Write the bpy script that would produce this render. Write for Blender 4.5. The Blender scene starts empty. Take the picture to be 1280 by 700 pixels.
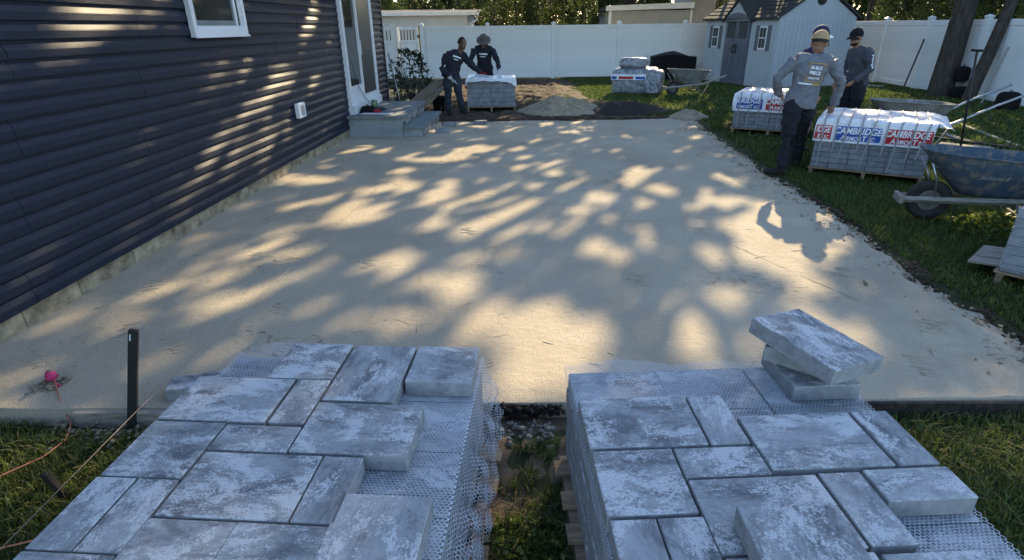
import bpy, bmesh, math, random
import numpy as np
from mathutils import Vector, Matrix, noise
R = math.radians
random.seed(7); rng = np.random.default_rng(7)
scene = bpy.context.scene
COL = scene.collection
# ------------------------------------------------------------------ camera
cd = bpy.data.cameras.new('camera'); cam = bpy.data.objects.new('camera', cd); COL.objects.link(cam)
cd.sensor_width = 36; cd.lens = 36 * 710 / 1280; cd.clip_start = .05; cd.clip_end = 2000
cam.matrix_world = Matrix.Translation((0, 0, 1.8)) @ Matrix.Rotation(math.pi / 2 - R(24.06), 4, 'X') @ Matrix.Rotation(R(-.7), 4, 'Z')
scene.camera = cam
# ------------------------------------------------------------------ sky, sun, exposure
SUN_AZ, SUN_EL = R(22), R(27)                 # to the right of straight ahead, above the horizon
SUN = Vector((math.sin(SUN_AZ) * math.cos(SUN_EL), math.cos(SUN_AZ) * math.cos(SUN_EL), math.sin(SUN_EL)))
world = bpy.data.worlds.new('World'); scene.world = world; world.use_nodes = True
wt = world.node_tree; bg = wt.nodes['Background']
sk = wt.nodes.new('ShaderNodeTexSky'); sk.sky_type = 'NISHITA'; sk.sun_disc = False
sk.sun_elevation = SUN_EL; sk.sun_rotation = SUN_AZ; sk.air_density = 1.0; sk.dust_density = .6; sk.ozone_density = 1.6
wt.links.new(sk.outputs[0], bg.inputs[0]); bg.inputs[1].default_value = .15
sd = bpy.data.lights.new('sun', 'SUN'); sd.energy = 4.4; sd.angle = R(.53); sd.color = (1, .80, .49)
so = bpy.data.objects.new('sun', sd); COL.objects.link(so); so.rotation_euler = SUN.to_track_quat('Z', 'Y').to_euler()
vs = scene.view_settings; vs.view_transform = 'Standard'; vs.look = 'None'; vs.exposure = 1.55; vs.gamma = 1; vs.use_curve_mapping = False
scene.render.resolution_x, scene.render.resolution_y = 1024, 560
# ------------------------------------------------------------------ materials
MT = {}
def nd(nt, typ, **kw):
    n = nt.nodes.new('ShaderNode' + typ)
    for k, v in kw.items():
        if k[0] == '_': setattr(n, k[1:], v)
        else: n.inputs[int(k[1:]) if k[0] == 'i' and k[1:].isdigit() else k].default_value = v
    return n
def col4(c): return (c[0], c[1], c[2], 1)
def newmat(name):
    m = bpy.data.materials.new(name); m.use_nodes = True; MT[name] = m
    return m, m.node_tree, m.node_tree.nodes['Principled BSDF']
def ramp(nt, stops):
    r = nt.nodes.new('ShaderNodeValToRGB'); e = r.color_ramp.elements
    while len(e) < len(stops): e.new(.5)
    for q, (p, c) in zip(e, stops): q.position = p; q.color = col4(c) if len(c) == 3 else c
    return r
def coords(nt, kind='Object', stretch=None, rand=False):
    tc = nt.nodes.new('ShaderNodeTexCoord'); out = tc.outputs[kind]
    if rand:
        oi = nt.nodes.new('ShaderNodeObjectInfo'); ml = nd(nt, 'VectorMath', _operation='MULTIPLY_ADD')
        ml.inputs[0].default_value = (37, 53, 11)
        cm = nt.nodes.new('ShaderNodeCombineXYZ')
        for i in range(3): nt.links.new(oi.outputs['Random'], cm.inputs[i])
        nt.links.new(cm.outputs[0], ml.inputs[1]); nt.links.new(out, ml.inputs[2]); out = ml.outputs[0]
    if stretch:
        mp = nt.nodes.new('ShaderNodeMapping'); mp.inputs['Scale'].default_value = stretch
        nt.links.new(out, mp.inputs[0]); out = mp.outputs[0]
    return out
def mk(name, c1, c2=None, scale=4, detail=5, lo=.35, hi=.65, rough=.75, bump=0, bscale=None, stretch=None, rand=False, metal=0, spec=.35, var=0, coat=0):
    """two-colour noise with bump; var = value change from object to object"""
    m, nt, b = newmat(name); L = nt.links
    b.inputs['Roughness'].default_value = rough; b.inputs['Metallic'].default_value = metal; b.inputs['Specular IOR Level'].default_value = spec
    b.inputs['Coat Weight'].default_value = coat
    if c2 is None: c2 = tuple(x * .82 for x in c1)
    co = coords(nt, 'Object', stretch, rand)
    n = nd(nt, 'TexNoise', Scale=scale, Detail=detail, Roughness=.62); L.new(co, n.inputs['Vector'])
    r = ramp(nt, [(lo, c2), (hi, c1)]); L.new(n.outputs[0], r.inputs[0]); out = r.outputs[0]
    if var:
        oi = nt.nodes.new('ShaderNodeObjectInfo'); mr = nd(nt, 'MapRange'); mr.inputs[3].default_value = 1 - var; mr.inputs[4].default_value = 1 + var
        hs = nt.nodes.new('ShaderNodeHueSaturation'); L.new(oi.outputs['Random'], mr.inputs[0]); L.new(mr.outputs[0], hs.inputs['Value']); L.new(out, hs.inputs['Color']); out = hs.outputs[0]
    L.new(out, b.inputs['Base Color'])
    if bump:
        n2 = nd(nt, 'TexNoise', Scale=bscale or scale * 3, Detail=6, Roughness=.65); L.new(co, n2.inputs['Vector'])
        bp = nd(nt, 'Bump', Strength=bump, Distance=.02); L.new(n2.outputs[0], bp.inputs['Height']); L.new(bp.outputs[0], b.inputs['Normal'])
    return m
def leafmat(name, ca, cb, trans=.35):
    m, nt, b = newmat(name); L = nt.links
    at = nd(nt, 'Attribute', _attribute_name='v'); r = ramp(nt, [(0, ca), (1, cb)]); L.new(at.outputs['Fac'], r.inputs[0])
    L.new(r.outputs[0], b.inputs['Base Color']); b.inputs['Roughness'].default_value = .55; b.inputs['Specular IOR Level'].default_value = .3
    t = nt.nodes.new('ShaderNodeBsdfTranslucent'); L.new(r.outputs[0], t.inputs[0])
    mx = nd(nt, 'MixShader'); mx.inputs[0].default_value = trans
    L.new(b.outputs[0], mx.inputs[1]); L.new(t.outputs[0], mx.inputs[2]); L.new(mx.outputs[0], nt.nodes['Material Output'].inputs[0])
    return m
mk('concrete', (.44, .365, .245), (.16, .13, .085), 7, rough=.9, bump=1.0, bscale=16)
mk('mortar', (.16, .15, .12), rough=.95, bump=.4)
mk('white_vinyl', (.80, .81, .81), (.66, .68, .66), 1.3, detail=8, lo=.28, hi=.6, rough=.4)
mk('white_trim', (.72, .73, .74), (.62, .63, .64), 6, rough=.45)
mk('navy_trim', (.022, .026, .036), rough=.5)
mk('screen_dark', (.03, .032, .034), (.018, .02, .022), 3, rough=.35)
m, nt, b = newmat('glass'); b.inputs['Base Color'].default_value = (.02, .024, .026, 1); b.inputs['Roughness'].default_value = .06; b.inputs['Specular IOR Level'].default_value = .6
mk('bluestone', (.21, .235, .235), (.14, .16, .165), 4, rough=.8, bump=.3)
mk('veneer', (.40, .38, .34), (.15, .15, .145), 5, rough=.9, bump=.6, rand=True, var=.5)
mk('stucco', (.33, .36, .37), (.22, .245, .26), 3, rough=.9, bump=.35)
mk('soil', (.10, .068, .042), (.035, .024, .015), 6, rough=1, bump=1, bscale=25)
mk('soil_pale', (.16, .12, .08), (.07, .052, .034), 9, rough=1, bump=1, bscale=30)
mk('mulch', (.05, .04, .034), (.014, .012, .011), 30, rough=1, bump=1, bscale=60)
mk('sandpile', (.39, .315, .215), (.22, .175, .115), 8, rough=1, bump=1, bscale=30)
mk('lawn', (.055, .062, .022), (.028, .026, .013), 9, rough=1, bump=.8, bscale=60)
mk('pallet_wood', (.33, .25, .165), (.17, .12, .075), 7, stretch=(1, 6, 6), rough=.85, bump=.4, rand=True, var=.25)
mk('grey_wood', (.36, .33, .28), (.19, .17, .14), 6, stretch=(1.5, 8, 8), rough=.85, bump=.4, rand=True)
mk('bark', (.075, .062, .05), (.028, .023, .019), 9, stretch=(2.2, 2.2, .35), rough=1, bump=1, bscale=12)
mk('plastic_wrap', (.78, .80, .84), (.60, .62, .66), 6, rough=.2, bump=1.0, bscale=11, spec=.6)
mk('clear_wrap', (.27, .28, .30), (.10, .105, .11), 9, rough=.2, bump=.9, bscale=16, spec=.7)
mk('logo_blue', (.02, .085, .36), rough=.3); mk('logo_red', (.42, .02, .035), rough=.3); mk('logo_white', (.80, .81, .83), rough=.35)
mk('strap_grey', (.30, .315, .33), rough=.5)
mk('bundle_paver', (.25, .265, .28), (.15, .16, .17), 9, rough=.9, bump=.4, rand=True, var=.12)
mk('black_steel', (.016, .016, .017), (.03, .026, .024), 20, rough=.55)
mk('black_fabric', (.006, .006, .007), rough=.95); mk('black_plastic', (.012, .012, .013), rough=.4)
mk('steel', (.42, .43, .44), (.27, .28, .29), 12, rough=.38, metal=.85)
mk('rubber', (.022, .021, .02), (.05, .045, .04), 12, rough=.85, bump=.3)
mk('barrow_blue', (.042, .07, .10), (.15, .135, .11), 13, detail=8, lo=.38, hi=.53, rough=.88, bump=.4, bscale=30)
mk('barrow_grey', (.20, .20, .185), (.11, .105, .095), 6, rough=.65, bump=.3)
mk('barrow_sand', (.40, .37, .31), (.25, .23, .19), 14, rough=1, bump=1, bscale=40)
mk('shed_grey', (.40, .43, .45), (.36, .39, .41), 2, rough=.55); mk('shed_dark', (.105, .115, .14), rough=.55)
mk('shed_roof', (.055, .053, .052), (.032, .031, .031), 10, rough=.9, bump=.5)
mk('roof_shingle', (.05, .048, .046), rough=.95, bump=.4)
mk('tan_siding', (.34, .33, .30), (.29, .28, .26), 3, rough=.7); mk('pale_siding', (.48, .50, .52), (.42, .44, .46), 3, rough=.65)
mk('skin_tan', (.30, .165, .105), (.24, .125, .078), 9, rough=.55); mk('skin_brown', (.17, .085, .052), (.13, .062, .038), 9, rough=.5)
mk('shirt_grey', (.17, .18, .20), (.13, .14, .16), 14, rough=.9, bump=.35, bscale=9); mk('shirt_slate', (.065, .07, .085), (.045, .05, .06), 14, rough=.9, bump=.35, bscale=9)
mk('shirt_navy', (.012, .014, .022), (.02, .022, .032), 10, rough=.9, bump=.4, bscale=9)
mk('trousers_black', (.009, .010, .015), (.015, .016, .022), 10, rough=.92, bump=.4, bscale=9)
mk('jeans', (.033, .045, .062), (.018, .024, .034), 9, rough=.95, bump=.4, bscale=12)
mk('cap_tan', (.46, .30, .155), rough=.85); mk('cap_navy', (.012, .02, .06), rough=.8); mk('hat_grey', (.10, .085, .075), rough=.95)
mk('hair_black', (.006, .005, .005), rough=.6); mk('glove_white', (.52, .54, .53), rough=.9); mk('glove_red', (.30, .02, .03), rough=.8); mk('boot', (.02, .017, .014), rough=.8)
mk('logo_orange', (.56, .30, .05), rough=.6); mk('eye_white', (.6, .58, .55), rough=.3); mk('paper', (.62, .63, .66), rough=.7)
mk('jar_green', (.05, .12, .035), (.12, .17, .09), 20, rough=.2, spec=.6); mk('pink_paint', (.62, .05, .16), rough=.7); mk('string_orange', (.60, .22, .14), rough=.8); mk('string_pale', (.45, .33, .26), rough=.8)
mk('stone_pale', (.40, .37, .32), (.25, .23, .2), 12, rough=.95, bump=.5, rand=True, var=.3); mk('chalk', (.7, .7, .7), rough=.9)
mk('net_white', (.56, .60, .66), rough=.45)
mk('seam', (.006, .007, .009), rough=.9)
leafmat('grass', (.032, .058, .013), (.16, .205, .05), .42)
leafmat('grass_pale', (.09, .085, .03), (.30, .27, .12), .35)
leafmat('hedge_leaf', (.022, .036, .010), (.12, .15, .042), .45)
leafmat('tree_leaf', (.022, .036, .010), (.07, .095, .026), .22)
leafmat('shrub_leaf', (.008, .016, .006), (.04, .055, .02), .2)
leafmat('weed_leaf', (.06, .085, .012), (.16, .19, .04), .4)
# vinyl siding: dark navy with a fine embossed grain and a soft sheen
m, nt, b = newmat('siding'); L = nt.links
co = coords(nt, 'Object', (1, .12, 1)); n = nd(nt, 'TexNoise', Scale=130, Detail=4); L.new(co, n.inputs['Vector'])
r = ramp(nt, [(.3, (.0025, .0072, .020)), (.7, (.0055, .0135, .035))]); L.new(n.outputs[0], r.inputs[0]); L.new(r.outputs[0], b.inputs['Base Color'])
bp = nd(nt, 'Bump', Strength=.35, Distance=.004); L.new(n.outputs[0], bp.inputs['Height']); L.new(bp.outputs[0], b.inputs['Normal'])
b.inputs['Roughness'].default_value = .52; b.inputs['Specular IOR Level'].default_value = .36
# screeded sand: fine grain, faint damp clouds, trowel scuffs
m, nt, b = newmat('sand'); L = nt.links; b.inputs['Roughness'].default_value = .95; b.inputs['Specular IOR Level'].default_value = .12
co = coords(nt, 'Object')
n1 = nd(nt, 'TexNoise', Scale=.9, Detail=6, Roughness=.6); L.new(co, n1.inputs['Vector'])
r1 = ramp(nt, [(.32, (.41, .35, .262)), (.68, (.51, .442, .338))]); L.new(n1.outputs[0], r1.inputs[0])
n2 = nd(nt, 'TexNoise', Scale=160, Detail=3); L.new(co, n2.inputs['Vector'])
mx = nd(nt, 'MixRGB', _blend_type='OVERLAY'); mx.inputs[0].default_value = .35; L.new(r1.outputs[0], mx.inputs[1]); L.new(n2.outputs[0], mx.inputs[2])
co2 = coords(nt, 'Object', (1, 2.4, 1))
n3a = nd(nt, 'TexNoise', Scale=7.5, Detail=7, Roughness=.75, Distortion=1.8); L.new(co2, n3a.inputs['Vector']); n3b = nd(nt, 'TexNoise', Scale=.8, Detail=2); L.new(co, n3b.inputs['Vector'])
n3 = nd(nt, 'Math', _operation='MULTIPLY_ADD'); n3.inputs[1].default_value = .55; L.new(n3b.outputs[0], n3.inputs[0]); sb_ = nd(nt, 'Math', _operation='SUBTRACT'); sb_.inputs[1].default_value = .28; L.new(n3a.outputs[0], sb_.inputs[0]); L.new(sb_.outputs[0], n3.inputs[2])
r3 = ramp(nt, [(.66, (0, 0, 0)), (.74, (1, 1, 1))]); L.new(n3.outputs[0], r3.inputs[0])
mx2 = nd(nt, 'MixRGB', _blend_type='MULTIPLY'); mx2.inputs[2].default_value = (.70, .68, .66, 1); L.new(r3.outputs[0], mx2.inputs[0]); L.new(mx.outputs[0], mx2.inputs[1])
L.new(mx2.outputs[0], b.inputs['Base Color'])
ad = nd(nt, 'Math', _operation='MULTIPLY_ADD'); ad.inputs[1].default_value = -1.6; L.new(r3.outputs[0], ad.inputs[0]); L.new(n2.outputs[0], ad.inputs[2])
n4 = nd(nt, 'TexNoise', Scale=22, Detail=5, Roughness=.6); L.new(co, n4.inputs['Vector'])
ad2 = nd(nt, 'Math', _operation='MULTIPLY_ADD'); ad2.inputs[1].default_value = 1.1; L.new(n4.outputs[0], ad2.inputs[0]); L.new(ad.outputs[0], ad2.inputs[2])
bp = nd(nt, 'Bump', Strength=.9, Distance=.012); L.new(ad2.outputs[0], bp.inputs['Height']); L.new(bp.outputs[0], b.inputs['Normal'])
# concrete paver: charcoal face mix under a broken, grainy pale bloom; plain grey sides
m, nt, b = newmat('paver'); L = nt.links; b.inputs['Roughness'].default_value = .82; b.inputs['Specular IOR Level'].default_value = .3
co = coords(nt, 'Object', (1, 2.0, 1), rand=True); cu = coords(nt, 'Object', rand=True)
def nse(vec, sc, det, ro=.6, dist=0):
    n = nd(nt, 'TexNoise', Scale=sc, Detail=det, Roughness=ro, Distortion=dist); L.new(vec, n.inputs['Vector']); return n.outputs[0]
def mad(a, k, c):
    q = nd(nt, 'Math', _operation='MULTIPLY_ADD'); L.new(a, q.inputs[0]); q.inputs[1].default_value = k
    if isinstance(c, (int, float)): q.inputs[2].default_value = c
    else: L.new(c, q.inputs[2])
    return q.outputs[0]
low = nse(co, 4.6, 4, .6, .8); mid_ = nse(co, 38, 5, .75, .3); grain = nse(cu, 420, 2); spk = nse(cu, 130, 3, .7)
oi = nt.nodes.new('ShaderNodeObjectInfo')
h = mad(low, 1.0, mad(mid_, .5, mad(oi.outputs['Random'], .10, -.30)))
r1 = ramp(nt, [(.30, (.125, .13, .142)), (.42, (.20, .206, .218)), (.52, (.275, .282, .293)), (.66, (.335, .342, .352))]); L.new(h, r1.inputs[0])
co3 = coords(nt, 'Object', (2.2, 3.4, 1), rand=True); lowB = nse(co3, 2.6, 5, .62, .6)
fr_ = mad(lowB, 1.25, mad(mid_, .42, mad(spk, .62, mad(grain, .2, -.80)))); rf_ = ramp(nt, [(.46, (0, 0, 0)), (.58, (.85, .85, .85))]); L.new(fr_, rf_.inputs[0])
mf = nd(nt, 'MixRGB'); mf.inputs[2].default_value = (.53, .535, .545, 1); L.new(rf_.outputs[0], mf.inputs[0]); L.new(r1.outputs[0], mf.inputs[1])
mx = nd(nt, 'MixRGB', _blend_type='OVERLAY'); mx.inputs[0].default_value = .55; L.new(mf.outputs[0], mx.inputs[1]); L.new(grain, mx.inputs[2])
r3 = ramp(nt, [(.35, (.20, .205, .21)), (.55, (.31, .315, .32)), (.66, (.36, .365, .37)), (.72, (.55, .55, .55))]); L.new(mad(nse(cu, 16, 6, .7), .8, mad(spk, .2, 0)), r3.inputs[0])
tc = nt.nodes.new('ShaderNodeTexCoord'); sx = nt.nodes.new('ShaderNodeSeparateXYZ'); L.new(tc.outputs['Normal'], sx.inputs[0])
gt = nd(nt, 'Math', _operation='GREATER_THAN'); gt.inputs[1].default_value = .6; L.new(sx.outputs[2], gt.inputs[0])
mz = nd(nt, 'MixRGB'); L.new(gt.outputs[0], mz.inputs[0]); L.new(r3.outputs[0], mz.inputs[1]); L.new(mx.outputs[0], mz.inputs[2]); L.new(mz.outputs[0], b.inputs['Base Color'])
bp = nd(nt, 'Bump', Strength=.5, Distance=.003); L.new(spk, bp.inputs['Height']); L.new(bp.outputs[0], b.inputs['Normal'])
# ------------------------------------------------------------------ mesh helpers
def link(o, parent=None):
    COL.objects.link(o)
    if parent is not None: o.parent = parent
    return o
def tag(o, label=None, cat=None, group=None, kind=None):
    if label: o['label'] = label
    if cat: o['category'] = cat
    if group: o['group'] = group
    if kind: o['kind'] = kind
    return o
def thing(name, label, cat, loc=(0, 0, 0), rotz=0, group=None):
    o = bpy.data.objects.new(name, None); o.empty_display_size = .1; link(o); o.location = loc; o.rotation_euler = (0, 0, rotz)
    return tag(o, label, cat, group)
def pyd(name, verts, faces, mat, parent=None, smooth=False, loc=None, rot=None):
    me = bpy.data.meshes.new(name); me.from_pydata([tuple(v) for v in verts], [], faces); me.validate(); me.update()
    if smooth: me.polygons.foreach_set('use_smooth', [True] * len(me.polygons))
    for mm in (mat if isinstance(mat, (list, tuple)) else [mat]): me.materials.append(MT[mm])
    o = bpy.data.objects.new(name, me); link(o, parent)
    if loc is not None: o.location = loc
    if rot is not None: o.rotation_euler = rot
    return o
def inst(src, name, parent=None, loc=None, rot=None):
    o = bpy.data.objects.new(name, src.data if hasattr(src, 'data') else src); link(o, parent)
    if loc is not None: o.location = loc
    if rot is not None: o.rotation_euler = rot
    return o
class MB:
    """collects boxes, tubes and lathes for ONE part"""
    def __init__(s): s.v = []; s.f = []
    def add(s, vs, fs, mat=None):
        k = len(s.v); s.v += [tuple(mat @ Vector(q)) for q in vs] if mat is not None else [tuple(q) for q in vs]
        s.f += [tuple(i + k for i in f) for f in fs]; return s
    def box(s, lo, hi, bev=.0, mat=None):
        (x0, y0, z0), (x1, y1, z1) = lo, hi
        if bev <= 0:
            vs = [(x, y, z) for z in (z0, z1) for y in (y0, y1) for x in (x0, x1)]
            return s.add(vs, [(0, 2, 3, 1), (4, 5, 7, 6), (0, 1, 5, 4), (2, 6, 7, 3), (0, 4, 6, 2), (1, 3, 7, 5)], mat)
        bm = bmesh.new(); bmesh.ops.create_cube(bm, size=1)
        for q in bm.verts: q.co = ((x0 + x1) / 2 + q.co.x * (x1 - x0), (y0 + y1) / 2 + q.co.y * (y1 - y0), (z0 + z1) / 2 + q.co.z * (z1 - z0))
        bmesh.ops.bevel(bm, geom=bm.edges[:], offset=bev, segments=1, affect='EDGES', profile=.5)
        bm.verts.index_update(); s.add([q.co.copy() for q in bm.verts], [tuple(q.index for q in f.verts) for f in bm.faces], mat); bm.free(); return s
    def tube(s, pts, rad, n=8, cap=True, flat=1.0, up=(0, 0, 1)):
        pts = [Vector(p) for p in pts]; rr = rad if isinstance(rad, (list, tuple)) else [rad] * len(pts)
        vs = []; m = len(pts)
        for i, p in enumerate(pts):
            d = (pts[min(i + 1, m - 1)] - pts[max(i - 1, 0)]).normalized()
            u = Vector(up); u = Vector((1, 0, 0)) if abs(d.dot(u)) > .95 else u
            a = d.cross(u).normalized(); c = a.cross(d).normalized()
            for k in range(n):
                t = 2 * math.pi * k / n; vs.append(p + a * (math.cos(t) * rr[i]) + c * (math.sin(t) * rr[i] * flat))
        fs = [(i * n + k, i * n + (k + 1) % n, (i + 1) * n + (k + 1) % n, (i + 1) * n + k) for i in range(m - 1) for k in range(n)]
        if cap: fs += [tuple(range(n))[::-1], tuple((m - 1) * n + k for k in range(n))]
        return s.add(vs, fs)
    def lathe(s, prof, n=20, mat=None, close=False):
        vs = [(r * math.cos(2 * math.pi * k / n), r * math.sin(2 * math.pi * k / n), z) for r, z in prof for k in range(n)]
        m = len(prof); fs = [(i * n + k, i * n + (k + 1) % n, ((i + 1) % m) * n + (k + 1) % n, ((i + 1) % m) * n + k) for i in range(m if close else m - 1) for k in range(n)]
        if not close: fs += [tuple(range(n))[::-1], tuple((m - 1) * n + k for k in range(n))]
        return s.add(vs, fs, mat)
    def prism(s, poly, z0, z1, mat=None):
        n = len(poly); vs = [(x, y, z0) for x, y in poly] + [(x, y, z1) for x, y in poly]
        return s.add(vs, [tuple(range(n))[::-1], tuple(range(n, 2 * n))] + [(i, (i + 1) % n, n + (i + 1) % n, n + i) for i in range(n)], mat)
    def build(s, name, mat, parent=None, smooth=False, loc=None, rot=None): return pyd(name, s.v, s.f, mat, parent, smooth, loc, rot)
def box(name, lo, hi, mat, parent=None, bev=0, loc=None, rot=None): return MB().box(lo, hi, bev).build(name, mat, parent, False, loc, rot)
def sheet(name, nu, nv, fn, mat, parent=None, smooth=True):
    vs = [fn(i / nu, j / nv) for j in range(nv + 1) for i in range(nu + 1)]
    fs = [(j * (nu + 1) + i, j * (nu + 1) + i + 1, (j + 1) * (nu + 1) + i + 1, (j + 1) * (nu + 1) + i) for j in range(nv) for i in range(nu)]
    return pyd(name, vs, fs, mat, parent, smooth)
def npmesh(name, V, nper, faces_local, mat, vals=None, parent=None):
    """V (n*nper,3); the same little face set repeated n times; vals = per-item 0..1 colour"""
    n = len(V) // nper; me = bpy.data.meshes.new(name); me.vertices.add(len(V)); me.vertices.foreach_set('co', np.ascontiguousarray(V, dtype=np.float32).ravel())
    li = np.concatenate([np.array(f) for f in faces_local]); per = len(li); sizes = np.array([len(f) for f in faces_local])
    idx = (np.arange(n)[:, None] * nper + li[None, :]).ravel(); me.loops.add(len(idx)); me.loops.foreach_set('vertex_index', idx.astype(np.int32))
    st = np.concatenate([[0], np.cumsum(sizes)[:-1]]); starts = (np.arange(n)[:, None] * per + st[None, :]).ravel()
    me.polygons.add(len(starts)); me.polygons.foreach_set('loop_start', starts.astype(np.int32)); me.polygons.foreach_set('loop_total', np.tile(sizes, n).astype(np.int32))
    me.update(calc_edges=True)
    if vals is not None:
        a = me.attributes.new('v', 'FLOAT', 'POINT'); a.data.foreach_set('value', np.repeat(vals, nper).astype(np.float32))
    me.materials.append(MT[mat]); o = bpy.data.objects.new(name, me); return link(o, parent)
def leaves(name, P, size, mat, parent=None, vals=None, aspect=.6, droop=None):
    """leaf-shaped folded quads at points P, random facing"""
    n = len(P); d = rng.normal(size=(n, 3)); d /= np.linalg.norm(d, axis=1)[:, None]
    if droop is not None: d = d * (1 - droop[1]) + np.array(droop[0]) * droop[1]; d /= np.linalg.norm(d, axis=1)[:, None]
    w = np.cross(d, rng.normal(size=(n, 3))); w /= np.linalg.norm(w, axis=1)[:, None]
    s = (np.asarray(size) * np.ones(n) * rng.uniform(.7, 1.3, n))[:, None]
    up = np.cross(d, w) * s * .12
    V = np.stack([P - d * s * .5, P + w * s * aspect * .5 + up, P + d * s * .5, P - w * s * aspect * .5 + up], 1).reshape(-1, 3)
    if vals is None: vals = rng.random(n)
    return npmesh(name, V, 4, [(0, 1, 2), (0, 2, 3)], mat, vals, parent)
def blades(name, XY, z, h, w, mat, label=None, cat='grass', lean=.5):
    n = len(XY); a = rng.uniform(0, 2 * math.pi, n); dx, dy = np.cos(a), np.sin(a); h = h * rng.uniform(.5, 1.25, n); ln = h * rng.uniform(.1, lean * 2, n)
    b = rng.uniform(0, 2 * math.pi, n); ex, ey = np.cos(b) * w / 2, np.sin(b) * w / 2; z = np.asarray(z) * np.ones(n); x, y = XY[:, 0], XY[:, 1]
    V = np.stack([np.stack([x - ex, y - ey, z - .006], 1), np.stack([x + ex, y + ey, z - .006], 1),
                  np.stack([x + ex * .8 + dx * ln * .35, y + ey * .8 + dy * ln * .35, z + h * .6], 1), np.stack([x - ex * .8 + dx * ln * .35, y - ey * .8 + dy * ln * .35, z + h * .6], 1),
                  np.stack([x + dx * ln, y + dy * ln, z + h * np.clip(1.05 - .25 * ln / h, .4, 1)], 1)], 1).reshape(-1, 3)
    o = npmesh(name, V, 5, [(0, 1, 2, 3), (3, 2, 4)], mat, rng.random(n) ** 1.5)
    return tag(o, label, cat, kind='stuff')
def nz(x, y, z=0): return noise.noise(Vector((x, y, z)))
def text_geo(s, size=1.0, bold=0.0, shear=0.0, sx=1.0):
    """flat glyph mesh of a word, left-bottom at the origin"""
    cu = bpy.data.curves.new('t', 'FONT'); cu.body = s; cu.size = size; cu.offset = bold; cu.shear = shear; cu.fill_mode = 'FRONT'; cu.resolution_u = 3
    o = bpy.data.objects.new('t', cu); COL.objects.link(o); bpy.context.view_layer.update()
    me = bpy.data.meshes.new_from_object(o.evaluated_get(bpy.context.evaluated_depsgraph_get()))
    V = [(v.co.x * sx, v.co.y) for v in me.vertices]; F = [tuple(p.vertices) for p in me.polygons]
    bpy.data.objects.remove(o); bpy.data.curves.remove(cu); bpy.data.meshes.remove(me)
    x0 = min(v[0] for v in V); return [(x - x0, y) for x, y in V], F, max(v[0] for v in V) - x0

# ------------------------------------------------------------------ ground and sand bed
def sstep(a, b, x): t = min(1, max(0, (x - a) / (b - a))); return t * t * (3 - 2 * t)
YS = [2.3, 3.03, 3.6, 4.26, 5.8, 7.4, 10.5, 12.3]; XR = [3.12, 3.12, 3.14, 3.19, 3.36, 3.42, 3.66, 3.82]
def xr(y): return float(np.interp(y, YS, XR)) + .07 * nz(3, y * 1.7) + .05 * nz(9, y * 6)
def xl(y): return -3.24 + .042 * (y - 3.08)
def inpatio(x, y, m=0): return 2.45 - m < y < 12.2 + m and xl(y) - .3 < x < xr(y) + m
def gz(x, y):
    z = -.10 * sstep(2.85, 2.35, y) + .015 * nz(x * .7, y * .7) + .012 * nz(x * 2.3, y * 2.3, 4)
    if y > 15: z -= .02 * sstep(15, 20, y)
    if 2.42 < y < 12.25 and -4 < x < xr(y) - .05: z = -.15
    return z
def grid_axis(a, b, st, outer): return sorted([-o for o in outer if -o < a] + [q for q in outer if q > b] + list(np.arange(a, b + 1e-6, st)))
gx = grid_axis(-7, 14, .2, [16, 20, 30, 60, 150, 400, 900]); gy = grid_axis(-4, 27, .2, [6, 12, 30, 40, 70, 160, 400, 900])
vs_ = [(x, y, gz(x, y)) for y in gy for x in gx]; w = len(gx)
ground = pyd('ground', vs_, [(j * w + i, j * w + i + 1, (j + 1) * w + i + 1, (j + 1) * w + i) for j in range(len(gy) - 1) for i in range(w - 1)], 'lawn', smooth=True); tag(ground, kind='structure')
def sand_z(x, y):
    d = xr(y) - x
    z = .004 * nz(x * 1.1, y * 1.1) + .0025 * nz(x * 5, y * 5, 2)
    e = sstep(1.2, .1, d); z += e * (.030 * nz(x * 5, y * 4, 7) + .03 * abs(nz(x * 11, y * 9, 3))); z += .004 * nz(x * 14, y * 14, 9) * sstep(.1, .5, abs(nz(x * .6, y * .6, 11))) - .03 * sstep(.16, 0, d)
    e = sstep(.9, .1, x - xl(y)); z += e * (.010 * nz(x * 8, y * 3.5, 5) + .012)
    return z
def sand_fn(u, v):
    v2 = max(0, (v - .004) / .992); y = 2.45 + 9.75 * v2 ** 1.25 + .02 * nz(u * 30, 5) * (1 if v2 > .98 else .3)
    x = xl(y) + (xr(y) - xl(y)) * (1 - (1 - u) ** 1.45)
    z = sand_z(x, y)
    if v < .004: z = -.14
    if v > .996: z -= .05
    return (x, y, z)
sand = sheet('sand_bed', 150, 250, sand_fn, 'sand'); tag(sand, kind='structure')
def soil_fn(u, v):
    x = -2.6 + (6.0 - 1.3 * sstep(.15, .4, v) + .5 * nz(v * 7, 4)) * u; y = 12.15 + 10.3 * v + .3 * nz(x * 1.2, 3) * min(1, 8 * (1 - v))
    e = min(1, 5 * min(u, 1 - u, v + .01, 1 - v)); return (x, y, .006 + e * (.04 + .10 * nz(x * 1.5, y * 1.5) + .08 * nz(x * 4, y * 4, 1) + .05 * nz(x * 11, y * 11, 1)))
soil = sheet('excavated_soil', 80, 130, soil_fn, 'soil'); tag(soil, 'bare dark brown dirt dug up beyond the sand bed', 'soil', kind='stuff')
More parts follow.
